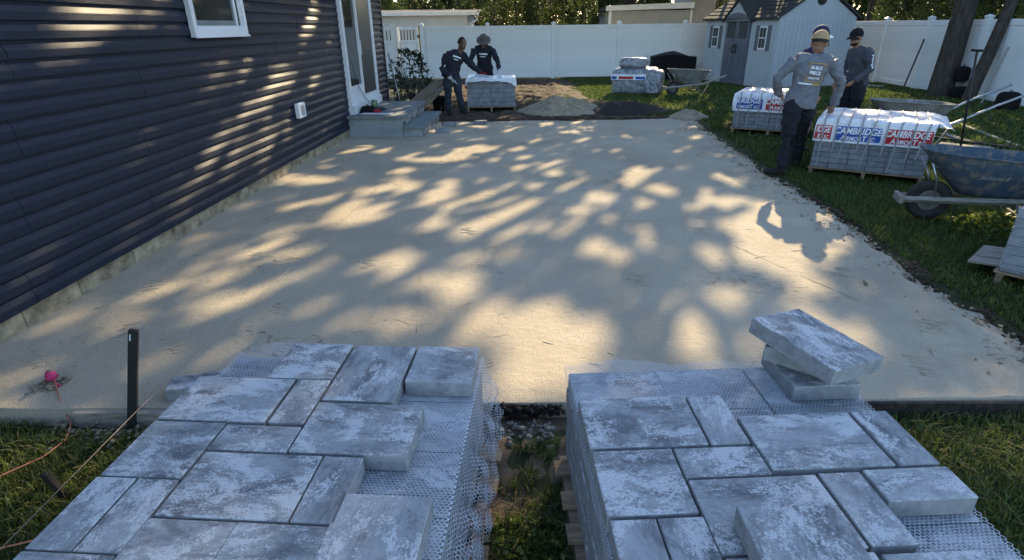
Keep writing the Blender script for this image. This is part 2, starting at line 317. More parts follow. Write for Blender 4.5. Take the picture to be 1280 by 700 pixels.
def mound(name, cx, cy, rx, ry, h, mat, label, cat, seed, rough=.25):
    def fn(u, v):
        a = 2 * math.pi * u; r = v; k = 1 + .22 * nz(math.cos(a) * 1.5, math.sin(a) * 1.5, seed)
        x, y = rx * r * k * math.cos(a), ry * r * k * math.sin(a)
        z = h * max(0, 1 - r) ** .95 * (1 + 1.6 * rough * nz(x * 2.2, y * 2.2, seed)) * (1 - .25 * max(0, 1 - 4 * r)) + .14 * h * nz(x * 9, y * 9, seed) * (1 - r)
        return (cx + x, cy + y, z + .03 - .05 * (r > .99))
    return tag(sheet(name, 60, 26, fn, mat), label, cat, kind='stuff')
mound('sand_pile', 1.15, 13.35, 1.0, .75, .37, 'sandpile', 'pale heap of sand on the dirt beside the strapped stack', 'sand', 2)
mound('mulch_pile', 2.55, 13.35, 1.15, .7, .22, 'mulch', 'low heap of dark mulch next to the pale sand heap', 'mulch', 5, .5)
mound('sand_spill', 3.72, 12.2, .45, .3, .2, 'sandpile', 'small sand spill at the far corner of the sand bed', 'sand', 8)
def clods(name, pts, rad, mat, label, cat, flat=.7):
    bm = bmesh.new(); bmesh.ops.create_icosphere(bm, subdivisions=1, radius=1); bv = np.array([v.co[:] for v in bm.verts]); bf = [tuple(v.index for v in f.verts) for f in bm.faces]; bm.free()
    n = len(pts); s = rad * rng.uniform(.5, 1.5, (n, 1, 1)); sc = rng.uniform(.6, 1.3, (n, 1, 3)); sc[:, :, 2] *= flat
    jit = 1 + .25 * rng.normal(size=(n, len(bv), 1)); V = (bv[None] * jit * sc * s + np.asarray(pts)[:, None, :]).reshape(-1, 3)
    return tag(npmesh(name, V, len(bv), bf, mat, rng.random(n)), label, cat, kind='stuff')
pts = []
for _ in range(800):
    y = rng.uniform(2.6, 6.6)
    if nz(y * 2.1, 8) + .35 * nz(y * 9, 2) > -.08 + rng.normal(0, .12): pts.append((xr(y) + rng.normal(.04, .06), y, rng.uniform(-.015, .012)))
clods('edge_soil', pts, .013, 'soil', 'dark crumbled soil along the edge of sand and lawn', 'soil')
pts = [(rng.uniform(-2, 4), 12.2 + abs(rng.normal(0, .12)), .01) for _ in range(500)]
clods('soil_crumbs', pts, .03, 'soil', 'crumbled brown soil along the far edge of the sand', 'soil')
pts = [(rng.uniform(-.12, .2), rng.normal(2.33, .05), -.10 + rng.uniform(0, .04)) for _ in range(70)]
clods('rubble', pts, .014, 'stone_pale', 'broken gravel and stones between the two paver pallets', 'gravel')
pts = [(rng.uniform(-.1, .26), rng.normal(2.45, .02), -.07 + rng.uniform(0, .06)) for _ in range(300)]
clods('dark_rubble', pts, .014, 'mulch', 'black dirt clods against the sand edge between the pallets', 'soil')
pts = [(rng.normal(-2.1, .16), rng.normal(2.33, .06), -.09 + rng.uniform(0, .03)) for _ in range(160)] + [(rng.normal(-2.58, .05), rng.normal(2.66, .04), .01) for _ in range(60)]
clods('sand_clods', pts, .011, 'sandpile', 'clumps of spilled sand on the grass by the form board', 'sand')
pts = [(xr(y) - abs(rng.normal(.1, .12)), y, .005) for y in rng.uniform(2.6, 12.1, 700)]
clods('sand_crumbs', pts, .012, 'sandpile', 'loose sand crumbs along the lawn side of the sand', 'sand')
gp = sheet('bare_patch', 14, 16, lambda u, v: (-.16 + .44 * u, 1.72 + .72 * v, -.1 + .012 + .02 * nz(u * 4, v * 6) + .01 * nz(u * 13, v * 17)), 'soil_pale'); tag(gp, 'bare brown earth at the sand end of the gap between the pallets', 'soil', kind='stuff')
# trowel scuffs, boot-tread marks and two screed lines raised in the sand
mb = MB(); rs = random.Random(4)
def scuff(x, y, a, ln, r, bend):
    pts = []
    for k in range(4): t = (k / 3 - .5) * ln; px, py = x + math.cos(a) * t - math.sin(a) * bend * (t / ln) ** 2 * ln, y + math.sin(a) * t + math.cos(a) * bend * (t / ln) ** 2 * ln; pts.append((px, py, sand_z(px, py) + .0008))
    mb.tube(pts, [r * .4, r, r * .9, r * .3], 5, flat=.55)
for k in range(260):
    y = 2.7 + 9 * rs.random() ** 1.3; x = rs.uniform(xl(y) + .2, xr(y) - .2)
    if nz(x * .9, y * .9, 21) < -.12: continue
    scuff(x, y, rs.gauss(.1, .5), rs.uniform(.03, .15), rs.uniform(.002, .006), rs.uniform(-.4, .4))
for cx, cy, a in [(-2.5, 3.3, .3), (-2.1, 3.1, .5), (-2.75, 4.0, .2), (-2.2, 4.6, .4), (-1.6, 3.6, .4), (-2.5, 5.6, .3), (-1.2, 4.4, .1), (-.4, 5.2, .2), (1.0, 4.0, .0), (1.8, 5.1, -.3), (2.7, 3.2, -.5), (2.9, 2.9, -.3), (2.6, 4.1, -.4), (3.0, 5.2, -.6), (2.9, 6.6, -.4), (.6, 7.2, .1), (-1.0, 7.6, .2), (2.2, 7.8, .0), (2.9, 8.6, -.3), (-1.9, 8.3, .3), (.2, 9.6, .1), (2.35, 2.75, -.2), (-2.85, 2.95, .6)]:
    for j in range(7): scuff(cx + rs.gauss(0, .02) - math.sin(a) * .034 * (j - 3), cy + math.cos(a) * .034 * (j - 3), a + rs.gauss(0, .12), rs.uniform(.07, .15), rs.uniform(.005, .009), rs.uniform(-.3, .3))
for (x0, y0, x1, y1) in ((1.72, 5.3, 2.45, 3.6), (-.62, 3.2, -.9, 5.6), (.9, 9.0, 1.5, 7.0)):
    mb.tube([(x0 + (x1 - x0) * k / 12, y0 + (y1 - y0) * k / 12, sand_z(x0 + (x1 - x0) * k / 12, y0 + (y1 - y0) * k / 12) + .0005) for k in range(13)], .003, 5, flat=.5)
tag(mb.build('sand_marks', 'sand', None, True), 'trowel scuffs and boot tread ridges pressed in the sand', 'sand', kind='stuff')
# ------------------------------------------------------------------ house
house = thing('house', 'house wall clad in dark navy lap siding beside the sand bed', 'house', (-3.21, 3.08, 0), R(-2.4))
Y0, Y1, NC, CH, ZB = -4.5, 10.43, 28, .115, .15
found = box('foundation', (-.35, Y0, -.3), (-.034, Y1 - .02, .17), 'mortar', house)
y = Y0
while y < Y1 - .05:
    l = min(rng.uniform(.42, .62), Y1 - .03 - y); x0 = rng.uniform(-.004, .006)
    MB().box((-.034, y + .004, -.2), (-.006 + x0, y + l - .004, .14), .006).build('block', 'concrete', found); y += l
wall = box('wall', (-.36, Y0, .15), (-.006, Y1 - .01, 3.38), 'navy_trim', house)
prof = [(.002, -.003), (.0245, -.002), (.026, .003), (.025, .048), (.0225, .055), (.006, .090), (.0, .092), (-.003, .1125)]
def plank(y0, y1, z, lift):
    V = [(px + lift, yy, z + pz) for yy in (y0, y1) for px, pz in prof] + [(-.0045, yy, z + pz) for yy in (y0, y1) for pz in (-.003, .1125)]
    n = len(prof); F = [(i, i + 1, n + i + 1, n + i) for i in range(n - 1)] + [tuple(range(n)) + (2 * n + 1, 2 * n), tuple(range(n, 2 * n))[::-1] + (2 * n + 2, 2 * n + 3), (0, n, 2 * n + 2, 2 * n), (n - 1, 2 * n - 1, 2 * n + 3, 2 * n + 1)]
    return pyd('siding_plank', V, F, 'siding', wall)
random.seed(11)
seams = [2.25, 3.35, 4.4, 5.3, 1.2]
for k in range(NC):
    z = ZB + k * CH; cuts = [Y0] + sorted([-1.9 + .4 * (k % 3), .35 + (k // 2 * 1.37) % 2.6, 3.2 + (k // 2 * .83) % 3.4]) + [Y1 - .046]
    for i in range(len(cuts) - 1): plank(cuts[i], cuts[i + 1] + (.0 if i == len(cuts) - 2 else -.006), z, .0011 * (i % 2) + random.uniform(0, .0006))
MB().box((-.1, Y1 - .045, .13), (.036, Y1 + .012, 3.36)).build('corner_post', 'navy_trim', house)
MB().box((-.3, Y0, 3.36), (.42, Y1 + .3, 3.5)).build('soffit', 'white_trim', house)
MB().add([(.45, Y0, 3.5), (.45, Y1 + .3, 3.5), (-3.6, Y1 + .3, 5.0), (-3.6, Y0, 5.0), (-7.6, Y1 + .3, 3.5), (-7.6, Y0, 3.5)], [(0, 1, 2, 3), (3, 2, 4, 5), (0, 3, 5), (1, 4, 2), (0, 5, 4, 1)]).build('roof', 'roof_shingle', house)
MB().box((-7.3, Y0 + .01, -.2), (-.36, Y1 - .02, 3.4)).build('back_wall', 'navy_trim', house)
def frame4(mb, x0, x1, y0, y1, z0, z1, w, wb=None):
    wb = wb or w
    mb.box((x0, y0, z0), (x1, y0 + w, z1)); mb.box((x0, y1 - w, z0), (x1, y1, z1)); mb.box((x0 + .001, y0 + w, z1 - w), (x1 - .001, y1 - w, z1)); mb.box((x0 + .001, y0 + w, z0), (x1 - .001, y1 - w, z0 + wb)); return mb
win = frame4(MB(), .010, .058, 2.9, 4.01, 1.735, 2.95, .065, .075).build('window', 'white_trim', house)
frame4(MB(), .010, .036, 2.965, 3.945, 1.81, 2.885, .03, .03).build('frame', 'white_trim', win)
MB().box((.02, 3.80, 1.84), (.044, 3.84, 2.85)).build('mullion', 'white_trim', win)
frame4(MB(), .010, .032, 2.995, 3.80, 1.84, 2.855, .03, .05).build('sash', 'bluestone', win)
MB().box((.010, 2.995, 1.84), (.024, 3.915, 2.855)).build('pane', 'glass', win)
MB().box((.058, 2.89, 1.73), (.07, 4.02, 1.752)).build('sill', 'white_trim', win)
D0, D1 = 7.46, 9.44
door = frame4(MB(), .006, .07, D0, D1, .53, 2.75, .085, .05).build('sliding_door', 'white_trim', house)
MB().box((.0, D0, .385), (.11, D1, .53)).build('sill', 'white_trim', door)
MB().box((.008, D0 + .085, .58), (.022, D1 - .085, 2.665)).build('pane', 'glass', door)
frame4(MB(), .024, .05, D0 + .085, D0 + .98, .58, 2.66, .085, .26).build('door_panel', 'white_trim', door)
frame4(MB(), .03, .062, D0 + .90, D1 - .085, .58, 2.66, .05, .06).build('screen_frame', 'white_trim', door)
MB().box((.044, D0 + .95, .64), (.048, D1 - .135, 2.61)).build('screen', 'screen_dark', door)
MB().box((.062, D0 + .91, 1.35), (.085, D0 + .94, 1.6), .004).build('handle', 'white_trim', door)
MB().tube([(.07, D0 + .3, 1.3), (.075, D0 + .45, .9), (.09, D0 + .8, .62), (.16, D0 + 1.0, .42), (.22, D0 + .9, .392)], .006, 6).build('cable', 'black_plastic', house, True)
win.location.x = .012; door.location.x = .012
ob = MB().box((.026, 5.06, .66), (.09, 5.30, .86), .008).build('outlet_cover', 'white_trim', house)
MB().box((.09, 5.13, .70), (.1, 5.23, .83), .003).build('socket', 'strap_grey', ob)
# ------------------------------------------------------------------ entry steps
st = thing('entry_steps', 'bluestone entry steps with stone veneer below the sliding door', 'steps', (-3.21, 3.08, 0), R(-2.4))
MB().box((.01, 7.36, -.1), (.97, 9.5, .325)).build('landing_base', 'stucco', st)
MB().box((.004, 7.30, .328), (1.02, 9.54, .382), .006).build('landing_slab', 'bluestone', st)
MB().box((.975, 7.45, -.1), (1.31, 9.3, .135)).build('step_base', 'stucco', st)
MB().box((.982, 7.38, .138), (1.37, 9.36, .188), .006).build('step_tread', 'bluestone', st)
random.seed(3)
def veneer(x, y0, y1, z0, z1, row):
    z = z0
    while z < z1 - .02:
        hh = min(row * random.uniform(.8, 1.2), z1 - z); hh = z1 - z if z1 - z - hh < .03 else hh; y = y0
        while y < y1 - .01:
            l = min(random.uniform(.1, .3), y1 - y)
            MB().box((x - .01, y + .003, z + .003), (x + random.uniform(.012, .026), y + l - .003, z + hh - .003), .005).build('stone', 'veneer', st); y += l
        z += hh
veneer(.972, 7.45, 9.48, .19, .326, .06); veneer(1.312, 7.46, 9.29, -.02, .135, .06)
def hp(x, y, z=0):                                   # house-frame point in the world
    a = R(-2.4); return (-3.21 + x * math.cos(a) - y * math.sin(a), 3.08 + x * math.sin(a) + y * math.cos(a), z)
jar = thing('glass_jar', 'clear jar with green contents standing on the bluestone landing', 'jar', hp(.3, 8.15, .383))
MB().lathe([(.0, 0), (.055, 0), (.06, .01), (.06, .15), (.05, .17), (.04, .18)], 16).build('body', 'jar_green', jar, True)
MB().lathe([(.0, .18), (.045, .18), (.045, .205), (.0, .206)], 16).build('lid', 'white_trim', jar)
pp = thing('clipboard', 'white papers lying on the edge of the bluestone landing', 'papers', hp(.5, 7.52, .384), R(-6))
MB().box((-.3, -.12, 0), (.3, .1, .006)).build('board', 'black_plastic', pp); MB().box((-.28, -.11, .0065), (.29, .09, .012)).build('sheet', 'paper', pp)
dr = thing('cordless_drill', 'black and red cordless drill lying on the landing', 'drill', hp(.45, 7.85, .384), R(20))
MB().tube([(-.12, 0, .04), (-.02, 0, .045), (.07, 0, .045), (.09, 0, .045), (.14, 0, .045)], [.03, .036, .036, .022, .014], 10).build('body', 'black_plastic', dr, True)
MB().box((-.08, -.16, .01), (-.03, -.02, .06), .008).build('grip', 'black_plastic', dr); MB().box((-.11, -.2, .005), (.01, -.15, .07), .006).build('battery', 'glove_red', dr)
tg = thing('tool_pouch', 'black tool pouch heaped on the landing by the jar', 'pouch', hp(.28, 7.75, .384), R(-10))
sheet('bag', 14, 10, lambda u, v: ((.17 * (1 - v * .5)) * math.cos(2 * math.pi * u) * (1 + .2 * nz(u * 6, v * 5)), .11 * (1 - v * .5) * math.sin(2 * math.pi * u), .11 * math.sin(v * 1.57) * (1 + .3 * nz(u * 5, v * 3))), 'black_fabric', tg)
MB().tube([(-.05, .02, .08), (.0, -.02, .15), (.04, 0, .08)], .008, 6).build('strap', 'black_fabric', tg, True)
dp = MB().tube([(-2.66, 13.42, 1.30), (-2.36, 13.02, .03)], .013, 8).build('metal_pole', 'steel', None, True); tag(dp, 'thin grey metal pole leaning on the corner of the house', 'pole')
# ------------------------------------------------------------------ white vinyl fences
bd = MB().box((0, -.012, .16), (.1486, .012, 1.70), .0015).build('board', 'white_vinyl'); bmesh_board = bd.data; bpy.data.objects.remove(bd)
def fence_run(label, A, B, nsec, name='vinyl_fence'):
    A, B = Vector((*A, 0)), Vector((*B, 0)); d = B - A; Ln = d.length; ang = math.atan2(d.y, d.x); S = Ln / nsec
    t = thing(name, label, 'fence', A, ang)
    p0 = None; r0 = None
    for i in range(nsec + 1):
        if p0 is None:
            p0 = MB().box((-.064, -.064, -.2), (.064, .064, 1.88)).build('post', 'white_vinyl', t)
            c0 = MB().add([(sx * .078, sy * .078, z) for z in (1.88, 1.905) for sx, sy in ((-1, -1), (1, -1), (1, 1), (-1, 1))] + [(0, 0, 1.95)], [(0, 3, 2, 1), (0, 1, 5, 4), (1, 2, 6, 5), (2, 3, 7, 6), (3, 0, 4, 7), (4, 5, 8), (5, 6, 8), (6, 7, 8), (7, 4, 8)]).build('post_cap', 'white_vinyl', p0)
        else:
            p = inst(p0, 'post', t, (i * S, 0, 0)); inst(c0, 'post_cap', p)
    for i in range(nsec):
        x0 = i * S + .066; l = S - .132
        if r0 is None:
            r0 = MB().box((0, -.03, 1.69), (l, .03, 1.83), .006).build('top_rail', 'white_vinyl', t, loc=(x0, 0, 0)); r1 = MB().box((0, -.03, .03), (l, .03, .17), .006).build('bottom_rail', 'white_vinyl', t, loc=(x0, 0, 0))
        else: inst(r0, 'top_rail', t, (x0, 0, 0)); inst(r1, 'bottom_rail', t, (x0, 0, 0))
        nb = int(round(l / .149))
        for k in range(nb):
            b = bpy.data.objects.new('board', bmesh_board); link(b, t); b.location = (x0 + k * l / nb + .001, 0, 0); b.scale = (l / nb / .149, 1, 1)
    return t
fence_run('white vinyl privacy fence across the back behind the sand heap', (-3.2, 22.75), (11.3, 22.85), 6)
fence_run('white vinyl privacy fence beside the two bare tree trunks', (12.15, 22.0), (11.05, 6.0), 7)
gt_ = thing('fence_gate', 'white vinyl gate with diagonal brace and black hinges', 'gate', (-4.12, 22.9, 0), R(-9))
MB().box((0, -.04, .05), (.06, .04, 1.82)).build('stile', 'white_vinyl', gt_); MB().box((.74, -.04, .05), (.80, .04, 1.82)).build('stile', 'white_vinyl', gt_)
for z in (.06, 1.28, 1.72): MB().box((.062, -.035, z), (.738, .035, z + .09), .005).build('rail', 'white_vinyl', gt_)
for k in range(5): MB().box((.063 + k * .135, -.012, .15), (.063 + k * .135 + .131, .012, 1.28)).build('board', 'white_vinyl', gt_)
for k in range(5): MB().box((.12 + k * .12, -.012, 1.37), (.15 + k * .12, .012, 1.72)).build('picket', 'black_steel', gt_)
MB().add([(.065, -.032, .2), (.065, -.032, .1), (.735, -.032, 1.18), (.735, -.032, 1.28), (.065, -.014, .2), (.065, -.014, .1), (.735, -.014, 1.18), (.735, -.014, 1.28)], [(0, 1, 2, 3), (4, 7, 6, 5), (0, 3, 7, 4), (1, 5, 6, 2), (0, 4, 5, 1), (3, 2, 6, 7)]).build('brace', 'white_vinyl', gt_)
for z in (.25, 1.45): MB().box((.77, -.07, z), (.86, -.042, z + .1), .006).build('hinge', 'black_steel', gt_)
MB().box((.815, -.03, .02), (.845, .03, 1.85)).build('hinge_post', 'black_steel', gt_)
sf = thing('picket_topped_fence', 'short white fence panel with dark spindles beside the gate', 'fence', (-5.4, 22.4, 0), R(14))
for x in (0, .6, 1.2): MB().box((x - .05, -.05, -.1), (x + .05, .05, 1.86)).build('post', 'white_vinyl', sf); MB().box((x - .065, -.065, 1.86), (x + .065, .065, 1.9), .01).build('post_cap', 'white_vinyl', sf)
for x in (.052, .652):
    for z in (.06, 1.28, 1.72): MB().box((x, -.03, z), (x + .496, .03, z + .09)).build('rail', 'white_vinyl', sf)
    for k in range(4): MB().box((x + k * .124, -.012, .151), (x + k * .124 + .12, .012, 1.279)).build('board', 'white_vinyl', sf); MB().box((x + .04 + k * .124, -.01, 1.37), (x + .07 + k * .124, .01, 1.72)).build('spindle', 'black_steel', sf)
# ------------------------------------------------------------------ neighbours' buildings
def lap(parent, x0, x1, yf, z0, z1, st_, mat):
    z = z0
    while z < z1: pyd('clapboard', [(x0, yf - .02, z), (x1, yf - .02, z), (x1, yf - .002, min(z + st_, z1)), (x0, yf - .002, min(z + st_, z1)), (x0, yf, z), (x1, yf, z)], [(0, 1, 2, 3), (0, 4, 5, 1)], mat, parent); z += st_
g = thing('garage', 'pale neighbouring garage with white gutter behind the gate', 'garage', (0, 26, 0))
MB().box((-7.6, .02, 0), (-1.72, 5, 2.25)).build('wall', 'pale_siding', g); lap(g, -7.6, -1.72, .0195, 1.2, 2.2, .1, 'pale_siding')
rf = MB().add([(-8, -.3, 2.36), (-1.3, -.3, 2.34), (-1.3, 5.3, 2.60), (-8, 5.3, 2.62), (-8, -.3, 2.28), (-1.3, -.3, 2.26), (-1.3, 5.3, 2.5), (-8, 5.3, 2.5)], [(0, 1, 2, 3), (0, 4, 5, 1), (1, 5, 6, 2), (4, 7, 6, 5), (0, 3, 7, 4), (3, 2, 6, 7)]).build('roof', 'roof_shingle', g)
MB().box((-8, -.40, 2.24), (-1.22, -.302, 2.37), .015).build('gutter', 'white_trim', g)
MB().tube([(-1.26, -.35, 2.25), (-1.3, -.33, 2.08), (-1.66, -.1, 1.9), (-1.68, -.06, 1.5), (-1.68, -.06, .1)], .045, 8).build('downpipe', 'white_trim', g, True)
g = thing('neighbour_outbuilding', 'taupe neighbouring outbuilding with white fascia above the back fence', 'building', (0, 25, 0))
MB().box((4.05, .02, 0), (7.33, 3, 2.32)).build('wall', 'tan_siding', g); lap(g, 4.05, 7.33, .0195, 1.3, 2.28, .16, 'tan_siding')
MB().box((3.99, -.005, 1.2), (4.10, .018, 2.3)).build('corner_board', 'white_trim', g); MB().box((7.25, -.005, 1.2), (7.33, .0, 2.3)).build('corner_board', 'white_trim', g)
MB().add([(3.85, -.16, 2.32), (7.33, -.16, 2.38), (7.33, -.16, 2.60), (3.85, -.16, 2.50), (3.85, -.12, 2.32), (7.33, -.12, 2.38), (7.33, -.12, 2.60), (3.85, -.12, 2.50)], [(0, 1, 2, 3), (3, 2, 6, 7), (0, 4, 5, 1), (0, 3, 7, 4), (1, 5, 6, 2), (4, 7, 6, 5)]).build('fascia', 'white_trim', g)
MB().add([(3.85, -.118, 2.48), (7.33, -.118, 2.58), (7.33, 3.2, 2.5), (3.85, 3.2, 2.4), (3.85, 3.2, 2.3), (7.33, 3.2, 2.3), (3.85, -.118, 2.33), (7.33, -.118, 2.39)], [(0, 1, 2, 3), (3, 2, 5, 4), (0, 6, 7, 1), (0, 3, 4, 6), (1, 7, 5, 2), (6, 4, 5, 7)]).build('roof', 'roof_shingle', g)
MB().box((7.34, .4, 0), (8.35, 3, 3.6)).build('tall_wall', 'tan_siding', g); lap(g, 7.34, 8.35, .399, 1.4, 3.5, .13, 'tan_siding')
# ------------------------------------------------------------------ garden shed
sd_ = thing('garden_shed', 'grey resin garden shed with dark double doors and shuttered windows', 'shed', (6.72, 21.15, 0), math.atan2(-3.44, .96))
W, DP, EH, RH = 3.57, 2.72, 1.93, 2.75            # local x along the front, y = depth to the back
MB().box((0, .03, .02), (1.19, .06, EH)).build('front_wall', 'shed_grey', sd_); MB().box((2.38, .03, .02), (W, .06, EH)).build('front_wall', 'shed_grey', sd_)
for x0 in (0, 2.38):
    for k in range(9): MB().box((x0 + k * .1322, .012, .02), (x0 + k * .1322 + .118, .03, EH - .01), .005).build('panel', 'shed_grey', sd_)
MB().add([(W - .05, .03, .02), (W - .05, DP, .02), (W - .05, DP, EH), (W - .05, DP / 2, RH - .03), (W - .05, .03, EH), (W - .01, .03, .02), (W - .01, DP, .02), (W - .01, DP, EH), (W - .01, DP / 2, RH - .03), (W - .01, .03, EH)], [(0, 1, 2, 3, 4), (5, 9, 8, 7, 6), (0, 4, 9, 5), (0, 5, 6, 1), (1, 6, 7, 2)]).build('gable_wall', 'shed_grey', sd_)
for k in range(17):
    y0 = .06 + k * .155; yc = y0 + .07
    if y0 + .14 < DP: MB().box((W - .012, y0, .04), (W + .003, y0 + .14, EH - .02), .004).build('panel', 'shed_grey', sd_)
MB().lathe([(.0, 0), (.16, 0), (.16, .02), (.0, .022)], 18, Matrix.Translation((W - .009, DP / 2, 2.42)) @ Matrix.Rotation(math.pi / 2, 4, 'Y')).build('vent', 'black_plastic', sd_)
MB().box((.03, .06, .02), (W - .06, DP, EH - .05)).build('body', 'shed_dark', sd_)
rfv = [(-.09, -.1, EH - .04), (W + .07, -.1, EH - .04), (W + .07, DP / 2, RH + .02), (-.09, DP / 2, RH + .02), (W + .07, DP + .1, EH - .04), (-.09, DP + .1, EH - .04)]
rv = rfv + [(x, y, z + .055) for x, y, z in rfv]
rf = MB().add(rv, [(0, 1, 2, 3), (3, 2, 4, 5), (6, 9, 8, 7), (9, 11, 10, 8), (0, 6, 7, 1), (1, 7, 8, 2), (2, 8, 10, 4), (4, 10, 11, 5), (5, 11, 9, 3), (3, 9, 6, 0)]).build('roof', 'shed_roof', sd_)
nrm = Vector((0, -(RH - EH), DP / 2)).normalized()
for r_ in range(8):
    for c in range(12):
        a, b_ = r_ / 8, (r_ + 1) / 8; x0 = -.09 + (c + .5 * (r_ % 2) - .5) * .31; x1 = min(x0 + .30, W + .07); x0 = max(x0, -.09)
        if x1 - x0 < .03: continue
        y0, y1 = -.1 + a * (DP / 2 + .1), -.1 + b_ * (DP / 2 + .1); z0, z1 = EH + .018 + a * (RH - EH + .06), EH + .018 + b_ * (RH - EH + .06)
        pyd('shingle', [(x0, y0, z0 + .018), (x1, y0, z0 + .018), (x1, y1, z1 + .003), (x0, y1, z1 + .003), (x0, y0, z0), (x1, y0, z0)], [(0, 1, 2, 3), (0, 4, 5, 1)], 'shed_roof', rf)
dm = MB().add([(1.13, -.10, EH - .05), (2.44, -.10, EH - .05), (1.785, -.10, 2.42), (1.13, .9, EH), (2.44, .9, EH), (1.785, .9, 2.42)], [(0, 1, 2), (3, 5, 4), (0, 3, 4, 1)]).build('pediment', 'shed_grey', sd_)
for s_, xa in ((-1, 1.07), (1, 2.50)): MB().add([(xa, -.15, EH - .08), (1.785, -.15, 2.46), (1.785, .95, 2.46), (xa, .95, EH - .08), (xa, -.15, EH - .03), (1.785, -.15, 2.51), (1.785, .95, 2.51), (xa, .95, EH - .03)], [(0, 1, 2, 3), (4, 7, 6, 5), (0, 4, 5, 1), (0, 3, 7, 4)]).build('dormer_roof', 'shed_roof', sd_)
for k, (xa, xb) in enumerate(((1.20, 1.78), (1.79, 2.37))):
    dd = MB().box((xa, -.045, .03), (xb, .028, 1.95)).build('door', 'shed_dark', sd_)
    xi = 1.785; arch = [(xa, 1.95), (xb, 1.95)] + [(xb - (xb - xa) * q, 1.951 + .16 * (1 - (abs((xb - (xb - xa) * q) - xi) / .585) ** 2)) for q in (0, .25, .5, .75, 1)]
    pyd('door_arch', [(x, -.112, z) for x, z in arch] + [(x, -.02, z) for x, z in arch], [tuple(range(7)), tuple(range(7, 14))[::-1]] + [(i, i + 7, (i + 1) % 7 + 7, (i + 1) % 7) for i in range(7)], 'shed_dark', dd)
    for j in range(3): MB().box((xa + .10 + j * .14, -.058, 1.38), (xa + .19 + j * .14, -.046, 1.86)).build('pane', 'glass', dd)
    for j in range(2): frame4(MB(), 0, .012, 0, .21, .18, 1.26, .03).build('door_panel', 'shed_dark', dd, loc=(xa + .06 + j * .25, -.046, 0), rot=(0, 0, -math.pi / 2)) if False else MB().box((xa + .07 + j * .25, -.062, .2), (xa + .25 + j * .25, -.046, 1.26), .008).build('door_panel', 'shed_dark', dd)
    hx = 1.785 + (-.05 if k == 0 else .05); MB().tube([(hx, -.05, .95), (hx + (-.05 if k == 0 else .05), -.10, 1.02), (hx + (-.05 if k == 0 else .05), -.10, 1.12), (hx, -.05, 1.2)], .022, 6).build('handle', 'black_steel', dd, True)
for xc in (.60, 2.98):
    wn = MB().box((xc - .17, -.01, 1.08), (xc + .17, .011, 1.72), .004).build('window', 'white_trim', sd_)
    for i in (-1, 1):
        for z in (1.13, 1.42): MB().box((xc + (.01 if i > 0 else -.13), -.018, z), (xc + (.13 if i > 0 else -.01), -.011, z + .26)).build('pane', 'glass', wn)
        sh = MB().box((xc + (.185 if i > 0 else -.335), -.012, 1.05), (xc + (.335 if i > 0 else -.185), .011, 1.75), .005).build('shutter', 'shed_dark', wn)

# ------------------------------------------------------------------ trees, hedge, shrub
E1 = np.array([math.cos(SUN_AZ), -math.sin(SUN_AZ), 0]); SV = np.array(SUN[:]); E2 = np.cross(E1, SV); E2 = E2 if E2[2] > 0 else -E2
def sunplane(p): p = np.asarray(p, float); return np.stack([p @ E1, p @ E2], -1)
